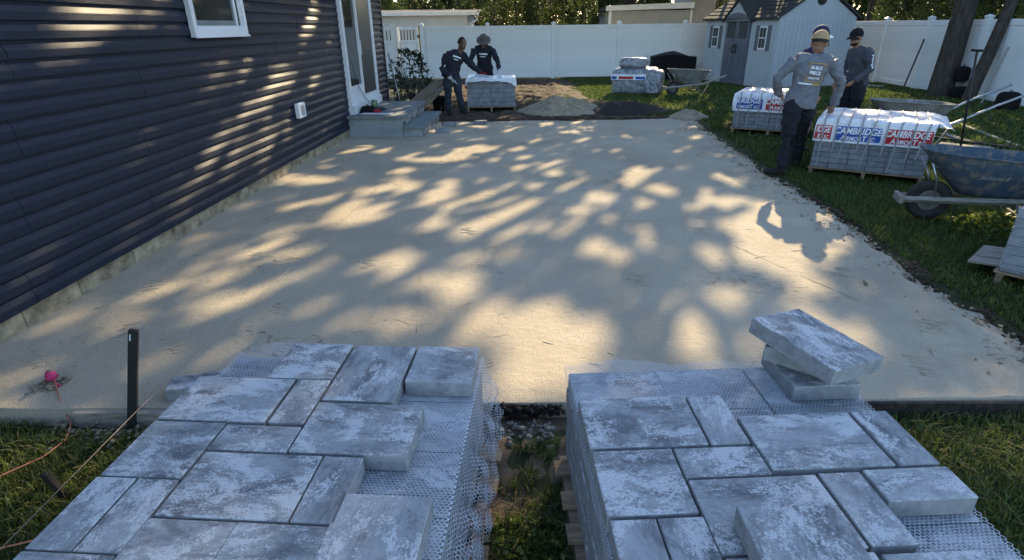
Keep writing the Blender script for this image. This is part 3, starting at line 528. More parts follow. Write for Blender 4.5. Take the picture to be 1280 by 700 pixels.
# holes cut in the crowns so sunlight lands in chosen patches on ground and wall (x, y, z, ground half-sizes)
SUN_HOLES = []
def gap(c, a, b): SUN_HOLES.append((sunplane(c), sunplane(np.add(c, a)) - sunplane(c), sunplane(np.add(c, b)) - sunplane(c)))
GG = [(-0.84, 8.68, 0.23, 0.38), (-0.49, 9.38, 0.21, 0.33), (-0.27, 8.36, 0.14, 0.27), (-0.78, 6.25, 0.21, 0.43), (-0.76, 7.01, 0.17, 0.26), (0.52, 7.89, 0.17, 0.24), (0.51, 7.51, 0.16, 0.22), (0.94, 7.41, 0.14, 0.29), (0.7, 6.69, 0.15, 0.24), (0.23, 6.84, 0.14, 0.25), (0.08, 6.01, 0.34, 0.45), (0.73, 5.88, 0.17, 0.24), (1.01, 6.28, 0.23, 0.27), (0.97, 5.6, 0.12, 0.27), (1.72, 7.67, 0.18, 0.28), (1.57, 6.97, 0.26, 0.46), (1.85, 6.52, 0.23, 0.33), (2.46, 7.63, 0.11, 0.27), (2.72, 7.04, 0.15, 0.4), (2.22, 6.12, 0.16, 0.26), (0.74, 4.7, 0.14, 0.29), (0.93, 4.56, 0.12, 0.22), (1.24, 5.21, 0.14, 0.23), (1.24, 4.78, 0.13, 0.25), (1.71, 4.54, 0.14, 0.31), (0.42, 5.13, 0.09, 0.15), (0.76, 11.76, 0.16, 0.27), (1.08, 10.65, 0.2, 0.23), (3.42, 11.22, 0.19, 0.38), (3.24, 9.96, 0.23, 0.3), (2.58, 8.87, 0.1, 0.2), (0.13, 9.12, 0.17, 0.26), (-0.63, 5.4, 0.29, 0.21), (-0.42, 4.1, 0.13, 0.15), (-2.59, 7.31, 0.43, 0.26), (-1.38, 6.95, 0.25, 0.35), (-0.79, 7.02, 0.2, 0.3), (-0.81, 6.3, 0.28, 0.5), (-2.17, 4.66, 0.24, 0.25), (-2.07, 3.67, 0.32, 0.17), (-1.05, 4.48, 0.31, 0.25), (-1.64, 5.59, 0.33, 0.27), (-0.79, 4.13, 0.23, 0.23), (-1.66, 4.16, 0.19, 0.15), (-0.51, 3.9, 0.16, 0.33), (-0.89, 3.4, 0.33, 0.16), (-0.22, 3.5, 0.17, 0.33), (-2.04, 2.96, 0.32, 0.08), (-1.58, 2.91, 0.19, 0.11), (-0.61, 9.16, 0.39, 0.39), (-1.17, 8.44, 0.48, 0.28), (0.19, 2.96, 0.22, 0.45), (0.04, 2.62, 0.2, 0.2), (1.53, 3.7, 0.16, 0.26), (1.13, 3.03, 0.11, 0.27), (2.05, 4.51, 0.15, 0.33), (2.6, 4.49, 0.15, 0.26), (2.22, 4.2, 0.19, 0.5), (2.71, 5.3, 0.31, 0.61), (4.46, 5.11, 0.31, 0.5), (3.8, 14.16, 0.28, 0.73), (5.43, 16.22, 0.25, 0.95), (4.78, 13.92, 0.33, 0.71), (5.74, 14.44, 0.15, 0.92), (0.59, 3.04, 0.1, 0.29), (2.66, 2.65, 0.18, 0.11), (3.92, 4.15, 0.08, 0.13)]
GW = [(2.01, 2.0, 0.86, 0.05), (2.12, 1.91, 0.79, 0.06), (1.52, 1.79, 0.4, 0.05), (1.28, 1.7, 0.24, 0.05), (1.34, 1.56, 0.19, 0.03), (6.36, 2.06, 0.27, 0.13), (6.11, 1.87, 0.39, 0.08), (5.82, 1.71, 0.31, 0.07), (3.91, 1.42, 0.19, 0.06), (3.75, 1.32, 0.33, 0.04), (4.89, 1.28, 0.56, 0.05), (4.79, 1.15, 0.5, 0.05), (4.62, 1.06, 0.53, 0.06), (5.94, 1.1, 0.39, 0.07), (5.73, 0.98, 0.25, 0.05), (4.13, 1.02, 0.38, 0.07), (3.81, 0.9, 0.35, 0.08), (3.34, 0.81, 0.31, 0.08), (3.03, 0.69, 0.25, 0.08), (2.66, 0.56, 0.25, 0.08), (2.28, 0.47, 0.22, 0.07), (1.96, 0.39, 0.2, 0.07), (3.41, 0.53, 0.39, 0.1), (4.06, 0.58, 0.47, 0.09), (4.61, 0.63, 0.34, 0.09), (2.8, 0.36, 0.3, 0.08), (4.79, 0.42, 0.26, 0.08), (1.65, 0.23, 0.22, 0.07), (1.23, 0.1, 0.19, 0.07), (3.98, 0.42, 0.3, 0.11)]
for x, y, hx, hy in GG: k_ = 1.3 if y < 3.6 else 1.0; gap((x, y, 0), (hx * k_, 0, 0), (0, hy * k_, 0))
for q, z, hs, hz in GW: gap(hp(.01, q, z), np.subtract(hp(.01, q + hs * 1.1, z), hp(.01, q, z)), (0, 0, hz * 1.25))
for x, y, hx, hy in [(-2.35, 1.95, .45, .3), (-2.9, 2.2, .3, .2), (.03, 1.75, .16, .3), (2.2, 2.1, .4, .22), (2.9, 1.8, .3, .2), (4.8, 7.0, .5, .3), (7.0, 14.0, .6, .3), (9.0, 15.0, .5, .4), (5.6, 13.5, .5, .3), (2.5, 4.9, .55, .7), (2.9, 5.6, .4, .5), (4.65, 5.05, .45, .3), (.12, 3.0, .3, .55), (5.2, 4.4, .4, .4), (6.5, 6.4, .5, .4), (8.5, 10.5, .6, .5)]: gap((x, y, -.08), (hx, 0, 0), (0, hy, 0))
rg_ = np.random.default_rng(5)
for _ in range(150):                                 # small random holes added to the crowns for more sun flecks on the sand
    x, y = rg_.uniform(-3, 3.3), rg_.uniform(3, 12); r_ = rg_.uniform(.05, .15)
    if nz(x * .8, y * .8, 3) > -.1: c_ = sunplane((x, y, 0)); SUN_HOLES.append((c_, np.array([r_, 0.]), np.array([0., r_ * rg_.uniform(.7, 1.3)])))

SPOTS = [(11.27, 15.55, .26, .08), (11.2, 14.45, .13, .55), (9.4, 24.6, .3, 0), (14.2, 24.4, .28, .1), (5.5, 28.5, .3, 0), (18.5, 26.5, .3, 0), (1.6, 28.8, .3, .1), (-2.5, 33, .28, 0), (14.5, 30.5, .3, 0), (10.2, 30.6, .3, 0)]
TLAB = ['thick dark tree trunk standing against the white fence', 'slender leaning tree trunk beside the backpacks', 'dark tree rising behind the garden shed roof', 'tall leafy tree beyond the corner of the fences',
        'tall tree behind the taupe outbuilding', 'spreading leafy tree far beyond the side fence', 'tall tree behind the back fence above the sand heap', 'tall tree behind the garage gutter', 'leafy tree standing behind the corner tree', 'leafy tree standing behind the shed tree']
NL = 200000
ab = np.stack([rng.uniform(-13, 15.5, NL), rng.uniform(-10.8, 3.4, NL)], 1)
dep = rng.uniform(19.0, 22.0, NL)                    # distance of the foliage from the camera side, along the ground
base = ab[:, :1] * E1[None] + ab[:, 1:] * E2[None]
s = (dep - base[:, 1]) / SV[1]; LP = base + s[:, None] * SV[None]
# leaf density set for the light: looser over the sand bed, closed towards the house
yw = (-.927 * 3.1 - ab[:, 0]) / .375; wallpart = ab[:, 1] > .53 - .42 * yw + .1
cl_ = np.array([nz(a * .9, b * 1.3, 5) + .6 * nz(a * 2.6, b * 3.4, 9) for a, b in ab])
# where each spray's shadow lands on level ground
t0 = -(base[:, 2] / SV[2]); gx_, gy_ = base[:, 0] + t0 * SV[0], base[:, 1] + t0 * SV[1]
bias = .30 * (gy_ < 3.4) + .18 * (gx_ > 2.1) * (gx_ < 3.4) + .12 * (gy_ > 9.5) - .45 * (gx_ > 4.0)
thin = np.clip(.88 + bias + 1.0 * cl_, .24, 1); loose = rng.random(NL) < np.where(wallpart, 1, thin * .85)
near = rng.random(NL) < .07; LP[near] -= SV[None] * rng.uniform(2, 4, near.sum())[:, None]
keep = (LP[:, 2] > 3.3) & loose
d2 = sunplane(LP)
for c, a, b in SUN_HOLES:
    M_ = np.linalg.inv(np.stack([a, b], 1)); q = (d2 - c) @ M_.T; keep &= (q ** 2).sum(1) > 1.0
LP = LP[keep]
own = np.argmin(np.stack([np.hypot(LP[:, 0] - x, LP[:, 1] - y) * (1 if i > 1 else 1.0) for i, (x, y, _, _) in enumerate(SPOTS)], 1), 1)
for i, (x, y, r, lean) in enumerate(SPOTS):
    t = thing('tree', TLAB[i], 'tree', (x, y, 0), 0, None)
    P_ = LP[own == i] - np.array([x, y, 0]); top = float(P_[:, 2].max()) if len(P_) else 6
    hgt = top * .8; tp = [(0, 0, -.2), (lean * .02, 0, .0), (lean * .35, 0, 1.1), (lean * .8, .02, 2.6), (lean * 1.3, .1, 4.4), (lean * 1.8, .15, hgt)]
    tr = MB().tube([tuple(p) for p in tp], [r * 1.35, r * 1.12, r * .98, r * .9, r * .75, r * .15], 14).build('trunk', 'bark', t, True)
    for v in tr.data.vertices: k = 1 + .07 * nz(v.co.x * 9, v.co.y * 9, v.co.z * 1.2); v.co.x = v.co.x * k; v.co.y *= k
    mb = MB()
    if len(P_):
        for j in rng.choice(len(P_), min(14, len(P_)), replace=False):
            e = P_[j]; z0 = max(3.2, min(hgt * .85, e[2] * .6)); u = min(1, z0 / hgt); b0 = Vector((lean * (.8 + u), .1 * u, z0)); mid = (b0 + Vector(e)) / 2 + Vector((0, 0, .4))
            mb.tube([b0, mid, e], [r * .35, r * .22, .03], 6)
        mb.build('limbs', 'bark', t, True)
        leaves('crown', P_, .24, 'tree_leaf', t, aspect=.75)  # out-of-view leaf layer spread across the sun's path, shaped to cast the dapple
# hedge trees in view above the fence
def hedge_tree(x, y, rx, ry, h, n, label, mat='hedge_leaf', sz=.13, name='hedge_tree', z0=.3, group='evergreens behind the back fence'):
    t = thing(name, label, 'tree', (x, y, 0), 0, group)
    MB().tube([(0, 0, -.1), (.02, 0, h * .5), (0, 0, h * .92)], [.12, .08, .02], 8).build('trunk', 'bark', t, True)
    th = rng.uniform(0, 2 * math.pi, n); zz = rng.random(n); rad = np.sqrt(rng.uniform(.25, 1, n)) * (1 - zz ** 2.6 * .75)
    lob = 1 + .28 * np.sin(th * 3 + zz * 9 + x) * np.sin(zz * 14 + th * 2)
    P_ = np.stack([np.cos(th) * rad * rx * lob, np.sin(th) * rad * ry * lob, z0 + zz * (h - z0)], 1)
    cl = np.array([nz(p[0] * 1.6 + x, p[1] * 1.6, p[2] * 1.6) for p in P_]); k = cl > -.5
    v = np.clip(.45 + cl * .9 + rng.normal(0, .22, n), 0, 1)
    leaves('crown', P_[k], sz, mat, t, v[k], aspect=.55)
for i, x in enumerate(np.arange(-11, 31, 1.9)): hedge_tree(x, 34.5 + rng.uniform(-.3, .3), 1.6, 1.0, rng.uniform(3.5, 4.1), 3600, 'dark evergreen in the far row behind the neighbours', sz=.27, group='far evergreen row', name='far_evergreen')
HL = 'dense green evergreen in the hedge row behind the back fence'
for i, x in enumerate(list(np.arange(-.6, 4.0, .95)) + list(np.arange(9.0, 13.2, 1.05))):
    hedge_tree(x + rng.uniform(-.12, .12), 26.9 + rng.uniform(-.25, .25), .85, .6, rng.uniform(3.1, 3.8), 3600, HL, sz=.10)
for i, x in enumerate(np.arange(-7.5, -.6, 1.2)):
    hedge_tree(x, 32.2 + rng.uniform(-.2, .2), 1.0, .6, rng.uniform(3.3, 3.9), 3200, 'green evergreen showing above the garage roof', group='evergreens above the garage', sz=.12)
for i, (x, y) in enumerate([(13.4, 21.2), (13.6, 19.3), (13.4, 17.4), (13.4, 15.5), (13.2, 13.6), (13.1, 11.7), (13.2, 9.8)]):
    hedge_tree(x, y, .9, 1.2, rng.uniform(3.2, 3.9), 5200, 'dark evergreen beyond the side fence by the backpacks', group='evergreens beyond the side fence', sz=.12)
sh = thing('house_shrub', 'dark leafy rhododendron shrub at the corner of the house', 'shrub', (-2.42, 14.6, 0))
st_m = MB()
for k in range(9):
    a = k * .7; st_m.tube([(0, 0, 0), (.12 * math.cos(a), .1 * math.sin(a), .5), (.38 * math.cos(a), .35 * math.sin(a), .75 + .05 * k)], [.014, .01, .006], 5)
st_m.build('stems', 'bark', sh, True)
n = 1250; th = rng.uniform(0, 6.28, n); zz = rng.random(n); P_ = np.stack([np.cos(th) * (.16 + .42 * np.sqrt(rng.random(n)) * np.sin(zz * 2.6 + .35)), np.sin(th) * (.14 + .42 * np.sqrt(rng.random(n)) * np.sin(zz * 2.6 + .35)), .04 + zz * 1.28], 1)
leaves('foliage', P_[np.array([nz(p[0] * 5, p[1] * 5, p[2] * 4) > -.12 for p in P_])], .12, 'shrub_leaf', sh, aspect=.36)
wd = thing('weed_clump', 'bright yellow green weeds growing under the blue wheelbarrow', 'weeds', (4.62, 5.05, 0))
n = 900; th = rng.uniform(0, 6.28, n); rr_ = np.sqrt(rng.random(n)); P_ = np.stack([np.cos(th) * rr_ * .55, np.sin(th) * rr_ * .38, .01 + rng.random(n) * .17 * (1.1 - rr_)], 1)
leaves('foliage', P_, .06, 'weed_leaf', wd, aspect=.6)
# ------------------------------------------------------------------ grass
BARE = [(-1.42, -.08, .6, 2.28), (.19, 1.5, .6, 2.2)]
def scatter(n, x0, x1, y0, y1, ok):
    P_ = np.stack([rng.uniform(x0, x1, n), rng.uniform(y0, y1, n)], 1); return P_[np.array([ok(a, b) for a, b in P_])]
def near_ok(x, y):
    if any(a < x < b and c < y < d for a, b, c, d in BARE): return False
    if -.2 < x < .3 and y > 1.75: return y < 2.25 and nz(x * 9, y * 9) > .12
    if x < -2.45 and y > 2.36: return y < 2.46
    return y < (2.40 if x > 0 else 2.34) - (.06 * abs(nz(x * 3, 1)))
P_ = scatter(90000, -3.6, 3.6, .55, 2.5, near_ok); blades('lawn_grass', P_, [gz(a, b) for a, b in P_], .07, .006, 'grass', 'short green lawn grass around the two paver pallets', lean=.6)
P_ = scatter(16000, -3.6, 3.6, .55, 2.5, near_ok); blades('dry_grass', P_, [gz(a, b) for a, b in P_], .075, .005, 'grass_pale', 'long pale grass blades in the lawn by the pallets', lean=.9)
P_ = scatter(3400, -.3, .4, .7, 1.8, near_ok); leaves('clover', np.column_stack([P_, [gz(a, b) + rng.uniform(.01, .06) for a, b in P_]]), .024, 'grass', aspect=.9); tag(bpy.data.objects['clover'], 'low clover leaves in the gap between the paver pallets', 'clover', kind='stuff')
def lawn_ok(x, y): return x > xr(min(y, 12.2)) + .07 + .05 * nz(x * 5, y * 5) and x < 11.4 and (y > 2.3)
P_ = scatter(90000, 3.1, 7.5, 2.3, 8.5, lawn_ok); blades('side_lawn_grass', P_, [gz(a, b) for a, b in P_], .05, .009, 'grass', 'dark green lawn beside the sand under the blue wheelbarrow', lean=.6)
def far_ok(x, y):
    if x < -1.9 or x > 11.9: return False
    if y < 12.5: return x > xr(y) + .1
    return not (x < (3.2 if y < 14 else 2.1) + .5 * nz(x, y) and (nz(x * 1.6, y * 1.6, 6) > -.3 or y < 15))
P_ = scatter(120000, -3, 11.8, 8.3, 22.7, far_ok); blades('back_lawn_grass', P_, [gz(a, b) for a, b in P_], .065, .02, 'grass', 'lawn stretching back to the white fences', lean=.5)

# ------------------------------------------------------------------ the two paver pallets in front
TH = .068
def paver_mesh(sx, sy, th=TH):
    bm = bmesh.new(); bmesh.ops.create_cube(bm, size=1)
    for v in bm.verts: v.co = (v.co.x * sx, v.co.y * sy, v.co.z * th)
    bmesh.ops.bevel(bm, geom=bm.edges[:], offset=.003, segments=1, affect='EDGES')
    me = bpy.data.meshes.new('paver'); bm.to_mesh(me); bm.free(); me.materials.append(MT['paver']); return me
PM = {k: paver_mesh(k[0] + .002, k[1] + .002) for k in [(.403, .274), (.267, .274), (.274, .131), (.403, .131)]}
class Frame:
    def __init__(s, ox, oy, yaw): s.o = (ox, oy); s.a = R(yaw); s.c, s.s = math.cos(s.a), math.sin(s.a)
    def w(s, x, y): return (s.o[0] + x * s.c - y * s.s, s.o[1] + x * s.s + y * s.c)
FL_, FR_ = Frame(-.75, 1.6, -4.2), Frame(.8, 1.5, 2.2)
def paver(fr, x0, x1, y0, y1, z, label, group=None, tilt=(0, 0), yaw=0):
    w, h = x1 - x0, y1 - y0; rot = w < h; big, small = max(w, h), min(w, h)
    key = (.403, .274) if big > .34 and small > .2 else (.267, .274) if small > .2 else (.274, .131) if big < .34 else (.403, .131)
    o = bpy.data.objects.new('paver', PM[key]); link(o); x, y = fr.w((x0 + x1) / 2, (y0 + y1) / 2)
    turn = R(90) if (rot and key != (.267, .274)) else 0
    if key == (.267, .274) and random.random() < .5: turn = R(180)
    o.location = (x, y, z + TH / 2); o.rotation_euler = (tilt[0], tilt[1], fr.a + turn + R(yaw) + random.uniform(-.006, .006))
    return tag(o, label, 'paver', group)
random.seed(21)
ZT = .434
PL = 'pallet beside the black stake'; PR = 'pallet carrying the loose stack'
for (x0, x1, y0, y1, lab) in [
    (-.565, -.16, .06, .34, 'oblong paver nearest the single loose brick, ' + PL), (-.285, -.01, .345, .62, 'square streaked paver at a netted corner of the ' + PL),
    (-.15, -.01, .06, .34, 'narrow paver wedged between two oblong ones near netting, ' + PL), (.0, .275, .205, .615, 'lengthwise oblong paver beside the lone square one, ' + PL),
    (.285, .56, .345, .62, 'square paver alone at the sand end above netting, ' + PL), (-.567, -.295, -.225, .05, 'square pale paver on the stake side edge of the ' + PL),
    (-.285, -.015, -.09, .045, 'short narrow paver near the middle of the ' + PL), (-.005, .40, -.085, .19, 'oblong paver overhanging bare netting in the middle of the ' + PL),
    (-.285, .12, -.375, -.1, 'large oblong paver with a dark scratch on the ' + PL), (.125, .26, -.375, -.1, 'upright narrow paver beside the scratched oblong one, ' + PL),
    (.245, .52, -.665, -.385 + .13, 'oblong paver with white bloom beside the draped netting, ' + PL), (-.295, -.025, -.66, -.385, 'square paver in front of the scratched oblong one, ' + PL),
    (-.02, .24, -.66, -.385, 'square paver beside the white bloomed one, ' + PL), (-.57, -.435, -.505, -.235, 'outermost narrow paver of a side by side pair, ' + PL),
    (-.43, -.295, -.505, -.235, 'inner narrow paver of a side by side pair, ' + PL), (-.57, -.30, -.79, -.515, 'square paver at the front stake side corner of the ' + PL)]:
    paver(FL_, x0, x1, y0, y1, ZT, lab)
for (x0, x1, y0, y1, lab) in [
    (-.545, -.135, .03, .31, 'oblong paver with a dark twig mark on the ' + PR), (-.13, .005, .03, .305, 'narrow paver beside the twig marked oblong, ' + PR),
    (.015, .425, -.1, .175, 'oblong pale blue grey paver before the netting of the ' + PR), (.43, .575, -.1, .175, 'narrow paver on the lawn edge of the ' + PR),
    (-.545, -.27, -.26, .02, 'square paver on the gap side edge of the ' + PR), (-.265, .01, -.12, .02, 'short narrow paver in the centre of the ' + PR),
    (-.265, .145, -.405, -.125, 'oblong paver under the loose slab, ' + PR), (.15, .29, -.405, -.115, 'lengthwise narrow paver beside the loose top slab, ' + PR),
    (.30, .58, -.25, -.11, 'short paver jutting over bare netting on the ' + PR), (-.54, -.405, -.55, -.27, 'outer narrow paver of the front pair on the ' + PR),
    (-.40, -.265, -.55, -.27, 'inner narrow paver of the front pair on the ' + PR), (.16, .44, -.56, -.42, 'short paver at the front next to bare netting, ' + PR), (-.26, .15, -.69, -.415, 'oblong paver hidden beneath the loose top slab, ' + PR)]:
    paver(FR_, x0, x1, y0, y1, ZT, lab)
paver(FR_, -.23, .10, -.50, -.325 + .02, ZT + TH + .003, 'loose paver lying on top of the other pavers of the ' + PR) if False else None
o = paver(FR_, -.205, .075, -.72, -.31, ZT + TH + .004, 'loose oblong slab lying on top of the ' + PR, yaw=-2)
fr = Frame(1.235, 1.99, 0)
o = paver(fr, -.155, .14, -.135, .14, ZT, 'lowest paver of the loose stack on the netting', yaw=2)
o = paver(fr, -.17, .1, -.05, .09, ZT + TH + .001, 'small middle paver squeezed in the loose stack', yaw=-40)
o = bpy.data.objects.new('paver', PM[(.403, .274)]); link(o); tag(o, 'tilted oblong paver lying across the top of the loose stack', 'paver')
o.location = (1.213, 1.985, ZT + 2 * TH + .045); o.rotation_euler = (R(-3), R(3.5), R(-66))
# lower courses
ORD = ['first', 'second', 'third', 'fourth', 'fifth', 'lowest']
def lower(fr, xa, xb, ya, yb, label, group, sides):
    nx, ny = 3, int(round((yb - ya) / .278)); sx, sy = (xb - xa) / nx, (yb - ya) / ny
    me = paver_mesh(sx - .006, sy - .006)
    for L_ in range(6):
        z = ZT - .004 - (L_ + 1) * (TH + .0025)
        for i in range(nx):
            for j in range(ny):
                edge = i in (0, nx - 1) or j in (0, ny - 1)
                if not edge and L_ > 0: continue
                o = bpy.data.objects.new('paver', me); link(o); x, y = fr.w(xa + (i + .5) * sx + random.uniform(-.004, .004), ya + (j + .5) * sy)
                o.location = (x, y, z + TH / 2); o.rotation_euler = (0, 0, fr.a + random.choice((0, math.pi)) + random.uniform(-.004, .004)); tag(o, label % ORD[L_], 'paver', group)
lower(FL_, -.56, .565, -.85, .61, 'grey paver in the %s course below the netting of the pallet beside the black stake', 'lower pavers beside the stake', 0)
lower(FR_, -.545, .60, -.85, .60, 'grey paver in the %s course below the netting of the pallet carrying the loose stack', 'lower pavers under the loose stack', 0)
def wood_pallet(label, fr, xa, xb, ya, yb, zt, zb, nb=8):
    t = thing('wooden_pallet', label, 'pallet', (*fr.w(0, 0), 0), fr.a)
    for i in range(nb):
        y = ya + (yb - ya) * (i + .5) / nb + random.uniform(-.012, .012); e = random.uniform(-.012, .014)
        box('deck_board', (xa - e, y - .045, zt - .02), (xb + e, y + .045, zt), 'pallet_wood', t, .002)
    for k in (0, .5, 1): x = xa + .05 + (xb - xa - .1) * k; box('stringer', (x - .02, ya + .003, zb + .018), (x + .02, yb - .003, zt - .021), 'pallet_wood', t)
    for i in range(4): y = ya + (yb - ya) * (i + .5) / 4; box('bottom_board', (xa, y - .045, zb), (xb, y + .045, zb + .016), 'pallet_wood', t)
    return t
wood_pallet('weathered wooden pallet under the netted pavers by the stake', FL_, -.58, .645, -.86, .6, -.002, -.112)
wood_pallet('weathered wooden pallet under the pavers with the loose stack', FR_, -.60, .63, -.86, .6, -.002, -.112)
# plastic netting
def netting(name, fn, s0, s1, t0, t1, vis, label, cw=.0148, ch=.0112, wire=.0019):
    dx = cw / 2; ns, nt_ = int((s1 - s0) / dx), int((t1 - t0) / ch); d = ch * .34
    I, J = np.meshgrid(np.arange(ns), np.arange(nt_), indexing='ij'); par = (I + J) % 2
    S_ = s0 + I * dx; T_ = t0 + J * ch + np.where(par == 1, d / 2, -d / 2)
    A = np.stack([S_, T_], -1); e1 = np.stack([A[:-1, :], A[1:, :]], 2).reshape(-1, 2, 2); m = par[:, :-1] == 1; e2 = np.stack([A[:, :-1][m], A[:, 1:][m]], 1)
    E_ = np.concatenate([e1, e2]); mid = E_.mean(1); E_ = E_[vis(mid[:, 0], mid[:, 1])]
    dv = E_[:, 1] - E_[:, 0]; ln = np.linalg.norm(dv, axis=1, keepdims=True); pv = np.stack([-dv[:, 1], dv[:, 0]], 1) / ln * wire / 2; ex = dv / ln * wire * .3
    q = np.stack([E_[:, 0] - pv - ex, E_[:, 0] + pv - ex, E_[:, 1] + pv + ex, E_[:, 1] - pv + ex], 1).reshape(-1, 2)
    V = fn(q[:, 0], q[:, 1]); o = npmesh(name, V, 4, [(0, 1, 2, 3)], 'net_white'); return tag(o, label, 'netting')
def wave(a, b): return np.sin(a * 17 + 1.3 * np.sin(b * 5)) * .5 + np.sin(a * 41 + b * 13) * .25 + np.sin(b * 23 + a * 7) * .25
def fnL(s, t):
    over = np.maximum(0, s - .568); x = np.minimum(s, .568) + over * .10 + (over > 0) * (.004 + .030 * (1 + wave(t * 1.4, over * 4)) * np.minimum(1, over * 6)); z = ZT + .001 - over * .97 + .0012 * wave(s * 3, t * 3)
    bk = np.maximum(0, t - .612); z = z - bk * .15 + bk * .25 * wave(s * .8, t); x = x - .35 * bk * (s < -.2)
    wx, wy = FL_.o[0] + x * FL_.c - t * FL_.s, FL_.o[1] + x * FL_.s + t * FL_.c; return np.stack([wx, wy, z], 1)
def visL(s, t):
    cov = ((s > -.55) & (s < -.02) & (t < .05)) | ((s > -.55) & (s < -.17) & (t < .33)) | ((s > -.27) & (s < .26) & (t > .2) & (t < .6)) | ((s > -.14) & (s < .39) & (t > -.07) & (t < .2)) | ((s > -.27) & (s < .25) & (t < -.1)) | ((s > .3) & (s < .55) & (t > .36) & (t < .61)) | ((s > .26) & (s < .5) & (t < -.27))
    lim = .568 + .40 + .03 * np.sin(t * 9); edge = np.where(s < -.25, .745 + .02 * np.sin(s * 30), np.where(s > .3, .66 + .02 * np.sin(s * 20), .612))
    return (~cov) & (s < lim) & (t < edge) & ~((s < -.25) & (t > .66) & (s < -.52))
netting('plastic_netting', fnL, -.565, 1.02, -.8, .78, visL, 'white plastic netting draped over the edge of the pallet beside the stake')
def fnR(s, t):
    over = np.maximum(0, s - .605); x = np.minimum(s, .605) + over * .25; z = ZT + .001 - over * .9 + .0012 * wave(s * 3, t * 3)
    bk = np.maximum(0, t - .602); hump = np.exp(-((s + .36) / .16) ** 2); z = z - bk * (.12 - .35 * hump) + .006 * hump * np.clip((t - .40) * 5, 0, 1) + bk * .2 * wave(s, t)
    lf = np.maximum(0, -.548 - s); x = x + lf * .8; z = z - lf * .9
    wx, wy = FR_.o[0] + x * FR_.c - t * FR_.s, FR_.o[1] + x * FR_.s + t * FR_.c; return np.stack([wx, wy, z], 1)
def visR(s, t):
    cov = ((s > -.53) & (s < -.01) & (t < .29)) | ((s > .02) & (s < .56) & (t > -.09) & (t < .165)) | ((s < .28) & (t < -.12) & (s > -.53)) | ((s > .16) & (s < .43) & (t < -.43)) | ((s > .3) & (s < .57) & (t > -.24) & (t < -.11))
    return (~cov) & (s < .66 + .03 * np.sin(t * 11)) & (t < np.where(s < -.1, .655, .64 + .015 * np.sin(s * 14))) & (s > -.57)
netting('plastic_netting', fnR, -.58, .72, -.8, .72, visR, 'white plastic netting spread under the loose stack of pavers')
# ------------------------------------------------------------------ strapped bundles of pavers
def bundle(name, label, FLc, ang, Ln, Dp, nx, ny, nz_, ph, z0, wood=True):
    t = thing(name, label, 'paver pallet', (FLc[0], FLc[1], gz(*FLc) + .005), ang)
    sx, sy = Ln / nx, Dp / ny; bm_ = MB().box((-sx / 2 + .003, -sy / 2 + .003, .0015), (sx / 2 - .003, sy / 2 - .003, ph - .0015), .004).build('paver', 'bundle_paver', t); me = bm_.data; first = bm_
    light_block = box('light_block', (.03, .03, z0), (Ln - .03, Dp - .03, z0 + ph * nz_ - .004), 'bundle_paver', t)  # unseen filler box added so no light passes between the pavers
    for k in range(nz_):
        for i in range(nx):
            for j in range(ny):
                if not (i in (0, nx - 1) or j in (0, ny - 1)): continue
                o = first if first is not None else bpy.data.objects.new('paver', me)
                if first is None: link(o, t)
                first = None; o.location = ((i + .5) * sx + random.uniform(-.004, .004), (j + .5) * sy + random.uniform(-.006, .004), z0 + k * ph)
    if wood:
        for i in range(6): y = .01 + (Dp - .11) * i / 5; box('deck_board', (-.02, y, z0 - .022), (Ln + .02, y + .09, z0 - .002), 'pallet_wood', t)
        for x in (.0, Ln / 2 - .02, Ln - .04): box('stringer', (x, .0, 0), (x + .04, Dp, z0 - .023), 'pallet_wood', t)
    return t
def wrap_fn(Ln, Dp, H, seed, flare=0):
    def fn(u, v):
        du = max(0, -u) + max(0, u - Ln); dv = max(0, -v) + max(0, v - Dp); d = max(du, dv)
        x = min(max(u, -.014), Ln + .014); y = min(max(v, -.014), Dp + .014)
        if flare and u > Ln: k = u - Ln; x = Ln + k * .82; y += -.25 * k * (1 - 2 * v / Dp); z = H + .01 - k * .25 + .03 * nz(u * 9, v * 5, seed)
        else: z = H + .012 - d + (.011 * nz(u * 6, v * 6, seed) + .008 * nz(u * 17, v * 17, seed) if d == 0 else 0)
        if d > 0 and not (flare and u > Ln):
            q = .010 * nz(u * 8, v * 4, seed) + .004 * nz(u * 25, v * 20, seed) + .012 * min(1, d * 6)
            if dv > 0: y += -q if v < 0 else q
            if du > 0: x += -q if u < 0 else q
        return (x, y, z)
    return fn
def wrap(t, fn, u0, u1, v0, v1, mat='plastic_wrap', n=60):
    return sheet('wrap', n, n, lambda a, b: fn(u0 + (u1 - u0) * a, v0 + (v1 - v0) * b), mat, t)
def logo(t, fn, H, u0, u1, zc, hh, mat, words, w_off=.005):
    """coloured panel with two lines of white lettering on the front skirt"""
    def at(u, z, o): p = fn(u, min(-.0005, -(H + .012 - z))); return (p[0], p[1] - o, z)
    pn = sheet('logo_panel', 24, 8, lambda a, b: at(u0 + (u1 - u0) * a, zc - hh / 2 + hh * b, w_off), mat, t)
    for (segs, x0, zb, wd) in words:
        V, F, cur = [], [], 0
        for s_, sz in segs:
            g, f, w_ = text_geo(s_, sz, bold=sz * .022, shear=.18); k = len(V); V += [(x + cur, y) for x, y in g]; F += [tuple(i + k for i in q) for q in f]; cur += w_ + sz * .12
        sc = wd / cur; pyd('lettering', [at(x0 + x * sc, zb + y * (1 if len(segs) > 1 else 1), w_off + .004) for x, y in V], F, 'logo_white', pn)
